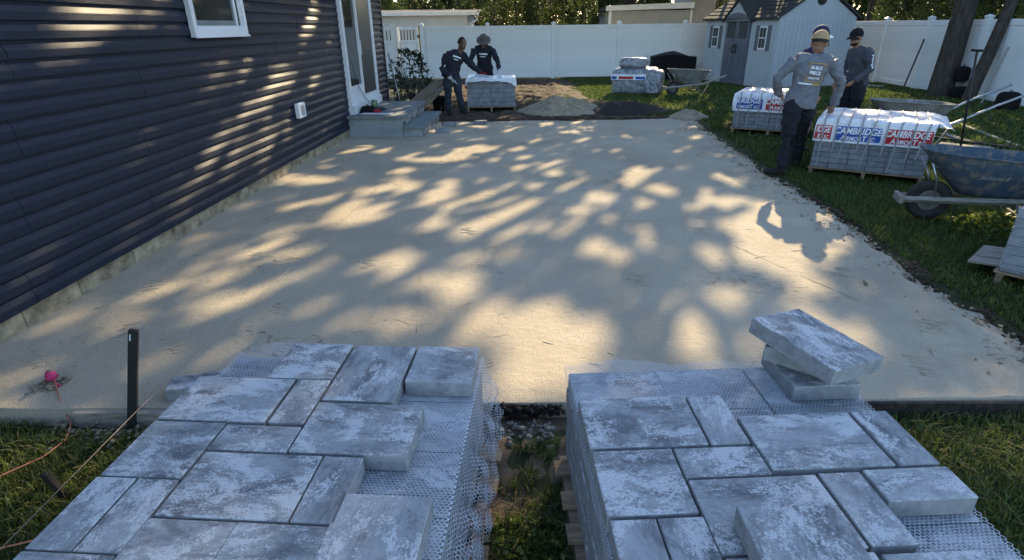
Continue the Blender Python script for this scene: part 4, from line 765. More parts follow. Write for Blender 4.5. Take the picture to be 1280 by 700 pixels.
def strap(t, u, Dp, H, zend, sl=0, off=.058):
    mb = MB(); mb.tube([(u, Dp, H + .02), (u, Dp * .5, H + .026), (u, -.03, H + .02)], .008, 4, flat=.4)
    mb.tube([(u, -.03, H + .022), (u + sl * .3, -off, H - .12), (u + sl, -off + .02, zend)], .009, 4, flat=.4, up=(0, 1, 0)); mb.build('strap', 'strap_grey', t)
AT = lambda h: [('A', h), ('RMOR', h * .78), ('T', h), ('EC', h * .78)]
# pallet under the leaning man's hand
HB = .70; tB = bundle('strapped_paver_pallet', 'strapped paver pallet in white printed wrap that the tan capped man leans on', (3.86, 7.28), math.atan2(-.53, .85), 1.22, 1.1, 6, 4, 9, .066, .1)
fB = wrap_fn(1.22, 1.1, HB, 3, 1); wrap(tB, fB, -.2, 1.42, -.28, 1.2)
logo(tB, fB, HB, -.005, .17, .545, .17, 'logo_red', [([('IDGE', .105)], .0, .545, .165), ([('RT', .08), ('EC', .062)], .02, .467, .13)])
logo(tB, fB, HB, .22, .70, .545, .17, 'logo_blue', [([('CAMBRIDGE', .105)], .205, .545, .51), (AT(.085), .27, .467, .38)])
logo(tB, fB, HB, .75, 1.21, .545, .17, 'logo_red', [([('CAMBRIDGE', .105)], .74, .545, .46), (AT(.085), .80, .467, .36)])
for k in range(9): strap(tB, .08 + k * .135, 1.1, HB, [.12, .30, .16, .34, .14, .3, .12, .28, .3][k], [-.01, .0, -.06, -.01, -.08, -.02, -.05, -.03, -.07][k])
HA = .68; tA = bundle('strapped_paver_pallet', 'strapped paver pallet in printed wrap between the shed and the tan capped man', (3.95, 10.36), math.atan2(-.5, .86), 1.22, 1.1, 6, 4, 9, .064, .1)
fA = wrap_fn(1.22, 1.1, HA, 9); wrap(tA, fA, -.06, 1.3, -.3, 1.2)
logo(tA, fA, HA, .04, .46, .52, .18, 'logo_blue', [([('BRIDGE', .11)], .04, .53, .42), ([('RMOR', .066), ('T', .085), ('EC', .066)], .06, .448, .36)])
logo(tA, fA, HA, .52, 1.08, .52, .18, 'logo_red', [([('CAMBRIDGE', .11)], .51, .53, .57), (AT(.085), .58, .448, .42)])
for k in range(7): strap(tA, .10 + k * .165, 1.1, HA, .12 + .04 * (k % 2), -.02)
# pallet worked on by the two men
tC = bundle('opened_paver_pallet', 'half unwrapped paver pallet between the two dark shirted men', (-.97, 13.5), R(1), 1.1, .86, 4, 3, 6, .1, .12)
HC = .72; fC = wrap_fn(1.1, .86, HC, 14)
def fC2(u, v):
    p = fC(u, v); sk = .05 + .05 * nz(u * 4, 3) + (.16 if u < .02 else 0) + .1 * max(0, u - .9) / .2
    return (p[0], p[1] - (.02 if v < 0 else 0), max(p[2], HC - sk)) if v < 0 or u < 0 else (p[0], p[1], p[2] + .05 * max(0, 1 - abs(u - .2) * 3) * (1 if 0 < v < .8 else 0))
wrap(tC, fC2, -.16, 1.2, -.16, .95)
pyd('logo_panel', [(1.02, -.045, .60), (1.10, -.045, .62), (1.11, -.03, .72), (1.0, -.035, .68)], [(0, 1, 2, 3)], 'logo_red', tC)
pyd('logo_panel', [(-.035, -.03, .52), (.0, -.04, .50), (.01, -.04, .6), (-.035, -.03, .62)], [(0, 1, 2, 3)], 'logo_red', tC)
# shrink-wrapped pallet by the back fence
tW = thing('shrink_wrapped_pallet', 'paver pallet shrink wrapped in clear plastic on the back lawn', 'paver pallet', (3.62, 17.25, 0), R(-18))
def lump(sx, sy, sz, seed, am=.03, pw=5):
    def fn(u, v):
        a = 2 * math.pi * u; ph = math.pi * (v - .5); c, s_ = math.cos(a), math.sin(a); k = (abs(c) ** pw + abs(s_) ** pw) ** (-1 / pw); r = (abs(math.cos(ph)) ** pw + abs(math.sin(ph)) ** pw) ** (-1 / pw)
        x, y, z = sx * c * k * math.cos(ph) * r, sy * s_ * k * math.cos(ph) * r, sz * math.sin(ph) * r
        q = 1 + am * nz(x * 4, y * 4, z * 9 + seed) + am * .5 * nz(x * 11, y * 11, z * 20 + seed); return (x * q, y * q, z + sz)
    return fn
sheet('wrapped_body', 72, 30, lump(.62, .55, .345, 1, .04, 9), 'clear_wrap', tW)
for k in range(4): box('paver_course', (-.58, -.51, .03 + k * .1), (.58, .51, .12 + k * .1), 'bundle_paver', tW, .01)
for x0, x1, z0, z1, mm in ((-.62, .34, .40, .55, 'logo_white'), (-.40, .0, .42, .49, 'logo_red'), (.06, .32, .42, .49, 'logo_blue'), (-.6, -.46, .42, .49, 'logo_blue')):
    off = .009 if mm != 'logo_white' else .004
    sheet('printed_band', 20, 4, lambda a, b: (x0 + (x1 - x0) * a, -.585 - off - .012 * nz((x0 + (x1 - x0) * a) * 9, 2), z0 + (z1 - z0) * b + .012 * nz(a * 5, 7)), mm, tW)
sheet('loose_plastic', 14, 14, lambda a, b: (.30 + .32 * a + .1 * b, -.66 - .05 * nz(a * 4, b * 4) - .04 * b, .42 - .34 * b + .06 * nz(a * 5, b * 5, 3)), 'clear_wrap', tW)
tb = thing('wrapped_bale', 'crumpled bale of clear plastic resting on the shrink wrapped pallet', 'plastic bale', (3.52, 17.2, .67), R(-10)); sheet('bale', 48, 20, lump(.40, .26, .15, 4, .07, 4), 'clear_wrap', tb)
tq = thing('wrapped_block', 'lumpy wrapped block leaning against the shrink wrapped pallet', 'plastic bale', (4.12, 16.95, 0), R(-18)); sheet('block', 40, 20, lump(.24, .42, .32, 6, .06, 5), 'clear_wrap', tq)
# covered grill
tg = thing('covered_grill', 'barbecue grill under a sagging black cover at the back fence', 'grill', (5.8, 21.5, 0), R(3))
def cov(u, v):
    a = 2 * math.pi * u; c, s_ = math.cos(a), math.sin(a); k = (abs(c) ** 6 + abs(s_) ** 6) ** (-1 / 6)
    if v < .5: q = v / .5; z = q; r = 1
    else: q = (v - .5) / .5; r = 1 - q; z = 1
    x, y = .78 * c * k * r * (1 + .02 * nz(u * 25, v)), .33 * s_ * k * r
    top = .76 + .20 * max(0, 1 - (x / .55 + .25) ** 2 * .6) * (1 - r * .6); return (x, y + .03 * nz(u * 20, v * 3), .04 + (top - .04) * (z if v < .5 else 1))
sheet('cover', 60, 22, cov, 'black_fabric', tg)
for sx in (-.6, .6):
    for sy in (-.22, .22): MB().tube([(sx, sy, -.01), (sx, sy, .1)], .025, 6).build('leg', 'black_steel', tg)
# ------------------------------------------------------------------ wheelbarrows
def barrow(label, loc, ang, tray, hm, load=None, pitch=0, rise=.12, hr=.02, square=True, name='wheelbarrow'):
    t = thing(name, label, 'wheelbarrow', loc, ang); t.rotation_euler = (0, pitch, ang)
    Rm = Matrix.Translation((0, 0, .195)) @ Matrix.Rotation(math.pi / 2, 4, 'X')
    wh = MB().lathe([(.10 + 0, -.03), (.125, -.042), (.165, -.046), (.188, -.032), (.197, 0), (.188, .032), (.165, .046), (.125, .042), (.10, .03)], 28, Rm, True).build('wheel', 'rubber', t, True)
    MB().lathe([(.0, -.03), (.02, -.05), (.025, -.02), (.09, -.025), (.108, -.03), (.108, .03), (.09, .025), (.025, .02), (.02, .05), (.0, .03)], 24, Rm).build('rim', hm if hm == 'steel' else 'barrow_grey', wh, True)
    # tray: outer and inner shells with a rolled lip; x from nose to rear
    sec = [(-.16, .68, .20, .16, .44), (0, 0, 0, 0, 0)]
    def shell(o):
        rings = []
        for q in (0, .12, .35, .7, 1.0):
            xf = .20 - .36 * q ** .9 - o; xb = .74 + .30 * q ** .8 + o; yf = .15 + .10 * q + o; yb = .20 + .15 * q + o; z = .29 + (.33 + .03) * q - o * (q < .5); ring = []
            for a in range(28):
                th = 2 * math.pi * a / 28; c, s_ = math.cos(th), math.sin(th); k = (abs(c) ** 3.4 + abs(s_) ** 3.4) ** (-1 / 3.4); px, py = c * k, s_ * k
                x = (xf + xb) / 2 + px * (xb - xf) / 2; f = (px + 1) / 2; ring.append((x, py * (yf + (yb - yf) * f), z + (.04 * (1 - f) - .03 * f) * q))
            rings.append(ring)
        return rings
    out, inn = shell(0), shell(-.012); rings = out + [[(p[0], p[1], p[2] + .006) for p in out[-1]]] + inn[::-1]; n = 28
    F = [(i * n + k, i * n + (k + 1) % n, (i + 1) * n + (k + 1) % n, (i + 1) * n + k) for i in range(len(rings) - 1) for k in range(n)] + [tuple(range(n))[::-1], tuple((len(rings) - 1) * n + k for k in range(n))]
    tr = pyd('tray', [p for r_ in rings for p in r_], F, tray, t, True)
    lip = MB(); lp = out[-1]; lip.tube([lp[i % n] for i in range(n + 1)], .011, 6, cap=False); lip.build('lip', tray, tr, True)
    if load:
        c0 = inn[3]
        vs_ = [(.42, 0, .60)]; F = []
        for q in (.35, .7, 1):
            for p in c0: vs_.append((.42 + (p[0] - .42) * q, p[1] * q, .545 + .055 * (1 - q) + .025 * nz(p[0] * 6 * q, p[1] * 6 * q, 3)))
        F = [(0, 1 + k, 1 + (k + 1) % n) for k in range(n)] + [(1 + r_ * n + k, 1 + (r_ + 1) * n + k, 1 + (r_ + 1) * n + (k + 1) % n, 1 + r_ * n + (k + 1) % n) for r_ in range(2) for k in range(n)]
        pyd('sand_load', vs_, F, load, tr, True)
    for sy in (-1, 1):
        if square:
            mb = MB(); mb.tube([(-.24, sy * .07, .20), (.2, sy * .14, .235), (.8, sy * .235, .29), (1.42, sy * .31, .33 + rise)], .026, 4, flat=1.2)
        else: mb = MB(); mb.tube([(-.24, sy * .07, .20), (.2, sy * .14, .235), (.8, sy * .235, .30), (1.0, sy * .26, .36), (1.5, sy * .31, .36 + rise), (2.1, sy * .31, .36 + rise * 1.95)], hr, 8)
        mb.build('handle', hm, t, not square)
        lg = MB(); lg.tube([(.62, sy * .22, .26), (.72, sy * .24, .012), (.80, sy * .25, .012), (.95, sy * .26, .29)], .013, 6); lg.build('leg', 'barrow_grey', t, True)
        br = MB(); br.tube([(.02, sy * .10, .21), (-.02, sy * .13, .42), (-.10, sy * .17, .58)], .010, 6); br.build('brace', 'steel', t, True)
    box('nose_guard', (-.275, -.12, .165), (-.235, .12, .235), 'grey_wood' if square else 'steel', t, .004)
    MB().tube([(.75, -.24, .10), (.75, .24, .10)], .012, 6).build('cross_brace', 'barrow_grey', t)
    MB().tube([(0, -.1, .195), (0, .1, .195)], .012, 8).build('axle', 'steel', t)
    return t
bw = barrow('battered blue wheelbarrow loaded with sand on the side lawn', (4.10, 5.40, gz(4.1, 5.4)), R(-20), 'barrow_blue', 'grey_wood', 'barrow_sand')
from mathutils.bvhtree import BVHTree as BVH_
tray_ = [c for c in bw.children if c.name.startswith('tray')][0]; bv_ = BVH_.FromPolygons([v.co for v in tray_.data.vertices], [tuple(p.vertices) for p in tray_.data.polygons])
g_, f_, w_ = text_geo('Jackson 6', .055, shear=.4); lv = []
for x, z in g_:
    h_ = bv_.ray_cast(Vector((.27 + x, -.8, .47 + z)), Vector((0, 1, 0))); lv.append((.27 + x, (h_[0].y if h_[0] is not None else -.3) - .004, .47 + z))
pyd('lettering', lv, f_, 'stone_pale', tray_)
barrow('old grey wheelbarrow with wooden handles by the shrink wrapped pallet', (4.52, 16.55, 0), R(14), 'barrow_grey', 'grey_wood', rise=.16)
barrow('grey wheelbarrow with long steel handles parked beyond the strapped pallets', (5.85, 9.25, 0), R(-3), 'barrow_grey', 'steel', rise=.26, square=False)
# ------------------------------------------------------------------ small things
def one(o, label, cat, group=None): return tag(o, label, cat, group)
tm = thing('tamper', 'dark upright steel tamper standing beyond the blue wheelbarrow', 'tamper', (6.75, 8.55, 0)); MB().tube([(0, 0, .02), (-.19, 0, 1.42)], .016, 8).build('shaft', 'black_steel', tm, True); box('foot', (-.14, -.1, 0), (.14, .1, .025), 'black_steel', tm, .004); MB().tube([(-.19, -.1, 1.42), (-.19, .1, 1.42)], .018, 8).build('grip', 'black_plastic', tm)
for (a, b, z, w_, lab) in [((7.5, 10.0), (7.3, 8.75), .02, .07, 'grey plank on the grass beyond the strapped pallet'), ((6.75, 9.0), (7.2, 8.5), .045, .09, 'short plank lying across another near the tamper'), ((8.6, 11.3), (7.75, 8.4), .015, .035, 'long thin pale lath lying across the side lawn'), ((7.0, 9.5), (7.55, 8.6), .05, .05, 'dark metal bar lying on planks in the grass')]:
    d = Vector((b[0] - a[0], b[1] - a[1], 0)); o = MB().box((0, -w_, -.012), (d.length, w_, .014), .003).build('plank', 'grey_wood' if 'dark' not in lab else 'black_steel'); o.location = (a[0], a[1], z); o.rotation_euler = (0, 0, math.atan2(d.y, d.x)); one(o, lab, 'plank')
for (x, y, h, ln, lab, mm) in [(11.62, 17.2, 1.35, .22, 'dark steel bar leaning on the white side fence', 'black_steel'), (11.36, 13.9, 1.25, .2, 'weathered post leaning on the fence beside the slender trunk', 'grey_wood')]:
    one(MB().tube([(x - .35, y - .15, 0), (x, y, h)], .022, 6).build('leaning_bar', mm), lab, 'bar')
one(MB().box((-.5, -.08, 0), (.5, .08, .05), .004).build('timber_offcut', 'grey_wood', loc=(10.9, 18.3, 0), rot=(0, 0, R(-50))), 'flat timber offcut on the grass behind the black capped man', 'timber')
def bag(name, label, loc, ang, sx, sy, sz, straps=True):
    t = thing(name, label, 'bag', loc, ang); sheet('body', 32, 16, lump(sx, sy, sz, loc[0], .07, 3.2), 'black_fabric', t)
    sheet('pocket', 20, 10, lambda a, b: tuple(np.add(lump(sx * .7, sy * .35, sz * .5, 2, .05, 3)(a, b), (0, -sy * .85, sz * .15))), 'black_fabric', t)
    if straps: MB().tube([(-.03, 0, sz * 1.95), (0, -.02, sz * 2.15), (.04, 0, sz * 1.95)], .012, 6).build('handle', 'black_fabric', t, True)
bag('backpack', 'black backpack sitting on the grass against the white side fence', (10.78, 12.75, .0), R(-30), .22, .15, .20)
bag('backpack', 'black backpack hung between the thick trunk and the slender trunk', (11.45, 15.2, .38), R(-20), .17, .13, .19)
bag('duffel_bag', 'dark crumpled bag lying between the two tree trunks', (11.45, 14.95, .0), R(-10), .30, .18, .15, False)
# pallet cut off by the frame on the right lawn
frR = Frame(3.60, 3.86, -50)
tR = bundle('netted_paver_pallet', 'paver pallet with boards beside the sand near the blue wheelbarrow', frR.w(0, .0), R(-50), 1.1, 1.1, 4, 4, 7, .068, .1)
for k, (x, w_, sl) in enumerate(((.03, .085, 0), (.125, .08, .02), (.21, .06, .03))):
    pass
for k in range(3): o = MB().box((-.18, -.075 + k * .155, .0), (.02, .07 + k * .155, .02), .003).build('side_board', 'grey_wood', tR, loc=(-.02, .16, .10 + .005 * k), rot=(0, R(-6), 0))
sh2 = netting('plastic_netting', lambda s_, t_: np.stack([frR.w(0, 0)[0] + s_ * frR.c - (t_ * .02 - .012 - .0) * frR.s, frR.w(0, 0)[1] + s_ * frR.s + (t_ * .02 - .012) * frR.c, .60 - t_], 1), 0, .5, 0, .48, lambda s_, t_: s_ < .52, 'white plastic netting over the pallet cut by the lawn corner')
# stakes, strings, form boards, loose bricks
sk_ = thing('marker_stake', 'tall black stake with a white mark standing in the grass', 'stake', (-2.0, 2.40, -.12), R(10)); MB().box((-.02, -.012, 0), (.022, .014, .60), .003).build('post', 'black_steel', sk_, rot=(R(-3), R(14), 0))
g_, f_, w_ = text_geo('1', .05, bold=.001); pyd('mark', [(x - .012, -.0145, z + .545) for x, z in g_], f_, 'chalk', sk_, rot=(R(-3), R(14), 0))
one(MB().box((-.014, -.014, -.1), (.014, .014, .16), .002).build('short_stake', 'black_steel', None, loc=(-2.0, 1.93, -.1), rot=(R(5), R(-14), 0)), 'short black stake leaning in the grass', 'stake')
pk = thing('ribbon_stake', 'small stake tied with bright pink ribbon at the sand edge', 'stake', (-2.58, 2.69, 0)); MB().tube([(0, 0, -.05), (.005, 0, .095)], .012, 6).build('peg', 'grey_wood', pk); MB().lathe([(.012, .02), (.026, .03), (.03, .05), (.02, .075), (.012, .08)], 10).build('ribbon', 'pink_paint', pk, True)
MB().tube([(.015, -.01, .03), (.04, -.03, .012), (.07, -.04, .008)], .006, 5).build('ribbon_tail', 'pink_paint', pk, True)
one(MB().tube([(-1.98, 1.30, -.01), (-1.9, 2.4, .05), (-1.58, 7.8, .012)], .0015, 5).build('string_line', 'string_pale'), 'taut pale string line running over the sand past the stake', 'string')
sp = [(-2.56, 2.68, .03), (-2.42, 2.52, -.0), (-2.3, 2.40, -.06), (-2.24, 2.28, -.06), (-2.25, 2.15, -.055), (-2.36, 2.0, -.05), (-2.48, 1.88, -.055), (-2.55, 1.78, -.05), (-2.75, 1.68, -.05)]
one(MB().tube(sp, .004, 5).build('orange_cord', 'string_orange', None, True), 'slack orange cord trailing from the pink ribbon through the grass', 'cord')
one(MB().tube([(-2.5, 1.9, -.05), (-2.3, 1.78, -.055), (-2.2, 1.62, -.05), (-2.08, 1.60, -.05), (-1.9, 1.66, -.05), (-1.75, 1.72, -.05)], .004, 5).build('orange_cord', 'string_orange', None, True), 'second slack orange cord lying in the grass by the short stake', 'cord')
one(box('form_board', (-.44, -.018, -.06), (.36, .018, .055), 'grey_wood', None, .003, (-1.85, 2.425, -.06), (0, 0, R(-1))), 'timber form board holding the sand edge behind the tall stake', 'board')
one(box('form_board', (-.9, -.012, -.05), (1.1, .012, .052), 'mulch', None, .003, (2.2, 2.425, -.06), (0, 0, R(-1))), 'dark form board along the sand edge beside the lawn', 'board')
o = inst(PM[(.274, .131)], 'paver', None, (-1.72, 2.60, .034), (0, 0, R(15))); one(o, 'single small paver lying loose behind the tall stake', 'paver')
for (x, y, a, lab) in [(-1.27, 10.85, 8, 'loose grey brick nearest the lower bluestone step'), (-1.2, 11.6, 2, 'loose grey brick beside the thin iron pin'), (-.6, 11.82, -3, 'loose grey brick in front of the half unwrapped pallet')]:
    one(box('brick', (-.13, -.07, 0), (.13, .07, .065), 'bundle_paver', None, .004, (x, y, .004), (0, 0, R(a))), lab, 'brick')
one(MB().tube([(-1.36, 11.75, -.05), (-1.37, 11.75, .36)], .012, 6).build('iron_pin', 'black_steel'), 'thin black iron pin in the sand by the steps', 'pin')
one(MB().tube([(3.78, 12.5, -.05), (3.8, 12.5, .46)], .010, 6).build('iron_pin', 'black_steel'), 'thin black iron pin at the far corner of the sand', 'pin')
# wooden planks leaning by the steps
for (a, b, w_, lab) in [((-2.3, 13.2, .14), (-1.62, 13.9, .66), .2, 'wide brown plank propped up behind the entry steps'), ((-2.15, 12.85, .03), (-1.5, 13.7, .58), .12, 'second plank propped beside the man in jeans')]:
    a, b = Vector(a), Vector(b); d = (b - a); q = d.to_track_quat('X', 'Z'); o = MB().box((0, -w_, -.015), (d.length, w_, .015), .003).build('plank', 'pallet_wood'); o.location = a; o.rotation_euler = q.to_euler(); one(o, lab, 'plank')
one(MB().box((-.25, -.2, 0), (.25, .2, .05), .01).build('stone_slab', 'stone_pale', None, loc=(-2.2, 13.75, .1)), 'pale stone slab on the ground behind the steps', 'slab')
tl = thing('tool_bucket', 'black bucket on the dirt behind the man in jeans', 'bucket', (-1.62, 13.45, .05)); MB().lathe([(.0, 0), (.12, 0), (.15, .32), (.16, .33), (.14, .325), (.11, .02), (.0, .02)], 18).build('body', 'black_plastic', tl, True); MB().tube([(-.15, 0, .31), (-.1, 0, .44), (0, 0, .48), (.1, 0, .44), (.15, 0, .31)], .006, 5).build('bail', 'steel', tl, True)

# ------------------------------------------------------------------ people
from mathutils.bvhtree import BVHTree
def remesh(mb, name, mat, parent, voxel, disp=0, smooth=4, seed=0, fold=(9, 9, 5)):
    me = bpy.data.meshes.new('tmp'); me.from_pydata(mb.v, [], mb.f); o = bpy.data.objects.new('tmp', me); COL.objects.link(o)
    m = o.modifiers.new('r', 'REMESH'); m.mode = 'VOXEL'; m.voxel_size = voxel
    s = o.modifiers.new('s', 'SMOOTH'); s.factor = .5; s.iterations = smooth
    bpy.context.view_layer.update(); r = bpy.data.meshes.new_from_object(o.evaluated_get(bpy.context.evaluated_depsgraph_get())); bpy.data.objects.remove(o); bpy.data.meshes.remove(me)
    if disp:
        nn = [v.normal.copy() for v in r.vertices]
        for v, q in zip(r.vertices, nn):
            c = v.co; k = nz(c.x * fold[0] + 3 * nz(c.z * 4, c.y * 4), c.y * fold[1], c.z * fold[2] * 2.2 + seed); k2 = nz(c.x * 22, c.y * 22, c.z * 30 + seed); v.co = c + q * disp * (k * 1.4 + k2 * .5)
    r.polygons.foreach_set('use_smooth', [True] * len(r.polygons)); r.materials.append(MT[mat]); o = bpy.data.objects.new(name, r); return link(o, parent)
def V3(p): return Vector(p)
def decal(target, name, mat, geo, origin, right, up, into, parent, off=.006):
    V, F = geo; bv = BVHTree.FromPolygons([v.co for v in target.data.vertices], [tuple(p.vertices) for p in target.data.polygons]); out = []
    for x, y in V:
        p = Vector(origin) + Vector(right) * x + Vector(up) * y; h = bv.ray_cast(p - Vector(into) * .6, Vector(into))
        out.append((h[0] if h[0] is not None else p) - Vector(into) * off)
    return pyd(name, out, F, mat, parent)
def rect(x0, x1, y0, y1, n=6):
    V = [(x0 + (x1 - x0) * i / n, y0 + (y1 - y0) * j) for j in (0, 1) for i in range(n + 1)]; return V, [(i, i + 1, n + 2 + i, n + 1 + i) for i in range(n)]
def hand(mb, wrist, d, palm, side, curl=.5, sc=1.0):
    """palm and five unequal bent fingers; d = pointing, palm = palm normal, side = towards the thumb"""
    w, d, pn, s = V3(wrist), V3(d).normalized(), V3(palm).normalized(), V3(side).normalized()
    mb.tube([w - d * .02, w + d * .03 * sc, w + d * .075 * sc, w + d * .095 * sc], [.026 * sc, .036 * sc, .041 * sc, .036 * sc], 10, flat=.42, up=tuple(pn))
    for i, (o, l) in enumerate(((.030, .068), (.010, .078), (-.011, .072), (-.031, .056))):
        b = w + d * .088 * sc + s * o * sc; e = d; pts = [b]
        for k, q in enumerate((.42, .33, .25)):
            e = (e + pn * curl * .55).normalized(); pts.append(pts[-1] + (e + s * o * 1.6) * l * q * sc)
        mb.tube(pts, [.0095 * sc, .009 * sc, .0085 * sc, .007 * sc], 7)
    b = w + d * .028 * sc + s * .030 * sc; mb.tube([b, b + (s * .8 + d * .6) * .034 * sc, b + (s * .75 + d * 1.1 + pn * .4) * .054 * sc], [.014 * sc, .011 * sc, .009 * sc], 7)
def person(label, J, look, mats, voxel=.014, headgear=None, gloves=None, beard=False, hair=True, f=(0, 1, 0), name='person', hem=.10):
    """J: joints in world space; f: way the chest faces; look: way the face points"""
    f = V3(f).normalized(); pel, chest, neck, head = V3(J['pelvis']), V3(J['chest']), V3(J['neck']), V3(J['head'])
    lat = f.cross(Vector((0, 0, 1))).normalized()                    # the figure's own right
    foot = (V3(J['ankR']) + V3(J['ankL'])) / 2; base = Vector((foot.x, foot.y, min(J['ankR'][2], J['ankL'][2]) - .09))
    t = thing(name, label, 'person', base)
    def L_(p): return V3(p) - base
    lk = V3(look).normalized(); side = lk.cross(Vector((0, 0, 1))).normalized(); upv = side.cross(lk).normalized()
    Hm = Matrix((side, lk, upv)).transposed().to_4x4(); Hm = Hm @ Matrix.Scale(1.09, 4); Hm.translation = L_(head)
    arms = {s: [L_(J['sh' + s]), L_(J['el' + s]), L_(J['wr' + s])] for s in 'RL'}; legs = {s: [L_(J['hip' + s]), L_(J['kn' + s]), L_(J['ank' + s])] for s in 'RL'}
    def lerp(a, b, q): return a + (b - a) * q
    def torso(mb, g, low=.0):
        P_, C_, N_ = L_(pel), L_(chest), L_(neck); dn = (P_ - C_).normalized()
        mb.tube([P_ + dn * low, P_ + dn * .02, lerp(P_, C_, .4), lerp(P_, C_, .75), C_, lerp(C_, N_, .45), lerp(C_, N_, .8), N_], [.192 + g, .186 + g, .160 + g, .168 + g, .182 + g, .178 + g, .125 + g, .065 + g], 18, flat=.66, up=tuple(f))
        for s in 'RL': mb.tube([lerp(C_, N_, .55), lerp(lerp(C_, N_, .55), arms[s][0], .6), arms[s][0]], [.085 + g, .078 + g, .064 + g], 10)
    def arm(mb, s, g, end=1.0):
        a, b, c = arms[s]; mb.tube([a, lerp(a, b, .5), b, lerp(b, c, .35), lerp(b, c, end)], [.062 + g, .050 + g, .043 + g, .043 + g, .030 + g], 12)
    def leg(mb, s, g, end=1.0, flare=0):
        a, b, c = legs[s]; mb.tube([a + Vector((0, 0, .04)), lerp(a, b, .3), lerp(a, b, .7), b, lerp(b, c, .35), lerp(b, c, .7), lerp(b, c, end)], [.072 + g, .096 + g, .078 + g, .062 + g, .058 + g, .046 + g + flare, .040 + g + flare], 14)
    mb = MB(); torso(mb, -.016, .05)
    for s in 'RL':
        arm(mb, s, -.008); leg(mb, s, 0)
        d = (arms[s][2] - arms[s][1]).normalized(); hd = J.get('hand' + s, (d, f * -1 if False else -lat * (1 if s == 'R' else -1), f)); hand(mb, arms[s][2], *hd)
    hip_w = L_(pel); mb.tube([lerp(hip_w, legs['R'][0], 1.0), hip_w, legs['L'][0]], [.08, .09, .08], 12)
    mb.tube([L_(neck) - Vector((0, 0, .05)), lerp(L_(neck), Hm.translation, .5), Hm @ Vector((0, -.02, -.03))], [.062, .055, .056], 12)
    def ell(c, r, n=16, m=10):
        vs_ = [(c[0] + r[0] * math.sin(math.pi * j / m) * math.cos(2 * math.pi * i / n), c[1] + r[1] * math.sin(math.pi * j / m) * math.sin(2 * math.pi * i / n), c[2] + r[2] * math.cos(math.pi * j / m)) for j in range(m + 1) for i in range(n)]
        return vs_, [(j * n + i, j * n + (i + 1) % n, (j + 1) * n + (i + 1) % n, (j + 1) * n + i) for j in range(m) for i in range(n)]
    for c, r in (((0, -.01, .03), (.076, .096, .092)), ((0, .020, -.038), (.060, .068, .066)), ((0, .062, -.074), (.030, .025, .024)), ((0, .092, -.018), (.015, .022, .024)), ((0, .094, -.058), (.026, .010, .010)), ((0, .084, .022), (.056, .014, .012)), ((.077, -.005, -.01), (.012, .022, .032)), ((-.077, -.005, -.01), (.012, .022, .032))): mb.add(*ell(c, r), mat=Hm)
    body = remesh(mb, 'body', mats['skin'], t, voxel * .75, 0, 3)
    for s in (-1, 1): MB().add(*ell((s * .031, .083, -.002), (.013, .010, .008), 8, 6), mat=Hm).build('eye', 'eye_white', t, True); MB().add(*ell((s * .031, .091, -.002), (.006, .004, .006), 8, 6), mat=Hm).build('iris', 'hair_black', t, True)
    sm = MB(); torso(sm, .012, hem); [arm(sm, s, .019, .96) for s in 'RL']
    shirt = remesh(sm, 'shirt', mats['shirt'], t, voxel, .015, 3, seed=base.x)
    tm_ = MB(); [leg(tm_, s, .017, 1.0, .012) for s in 'RL']; tm_.tube([legs['R'][0] + Vector((0, 0, .02)), hip_w, legs['L'][0] + Vector((0, 0, .02))], [.085, .10, .085], 12); tm_.tube([hip_w + Vector((0, 0, .06)), hip_w + Vector((0, 0, -.03)), hip_w + Vector((0, 0, -.12))], [.138, .160, .150], 16, flat=.76, up=tuple(f))
    remesh(tm_, 'trousers', mats['trousers'], t, voxel, .013, 3, seed=base.y, fold=(8, 8, 7))
    for s in 'RL':
        a = legs[s][2]; fd = V3(J.get('toe' + s, f)); fd.z = 0; fd.normalize(); bt = MB(); g0 = a.z - .09
        bt.tube([a + Vector((0, 0, .05)), a + Vector((0, 0, -.02))], [.056, .058], 12)
        bt.tube([Vector((a.x, a.y, g0 + .045)) - fd * .075, Vector((a.x, a.y, g0 + .05)), Vector((a.x, a.y, g0 + .045)) + fd * .10, Vector((a.x, a.y, g0 + .035)) + fd * .18, Vector((a.x, a.y, g0 + .03)) + fd * .205], [.040, .046, .050, .046, .025], 12, flat=.85)
        remesh(bt, 'boot', 'boot', t, .012, 0, 2)
        if gloves and gloves.get(s):
            gl = MB(); d = (arms[s][2] - arms[s][1]).normalized(); hd = J.get('hand' + s, (d, -lat * (1 if s == 'R' else -1), f)); hand(gl, arms[s][2], *hd, sc=1.14); gl.tube([lerp(arms[s][1], arms[s][2], .82), arms[s][2] + d * .01], [.047, .042], 10); remesh(gl, 'glove', gloves[s], t, .009, 0, 1)
    cap = lambda r, z0, z1, n=24, dy=-.008: [(r[0] * math.cos(q) * math.cos(a), dy + r[1] * math.cos(q) * math.sin(a), z0 + (z1 - z0) * math.sin(q)) for q in [math.pi / 2 * k / 7 for k in range(8)] for a in [2 * math.pi * i / n for i in range(n)]]
    capF = lambda n=24: [(j * n + i, j * n + (i + 1) % n, (j + 1) * n + (i + 1) % n, (j + 1) * n + i) for j in range(7) for i in range(n)]
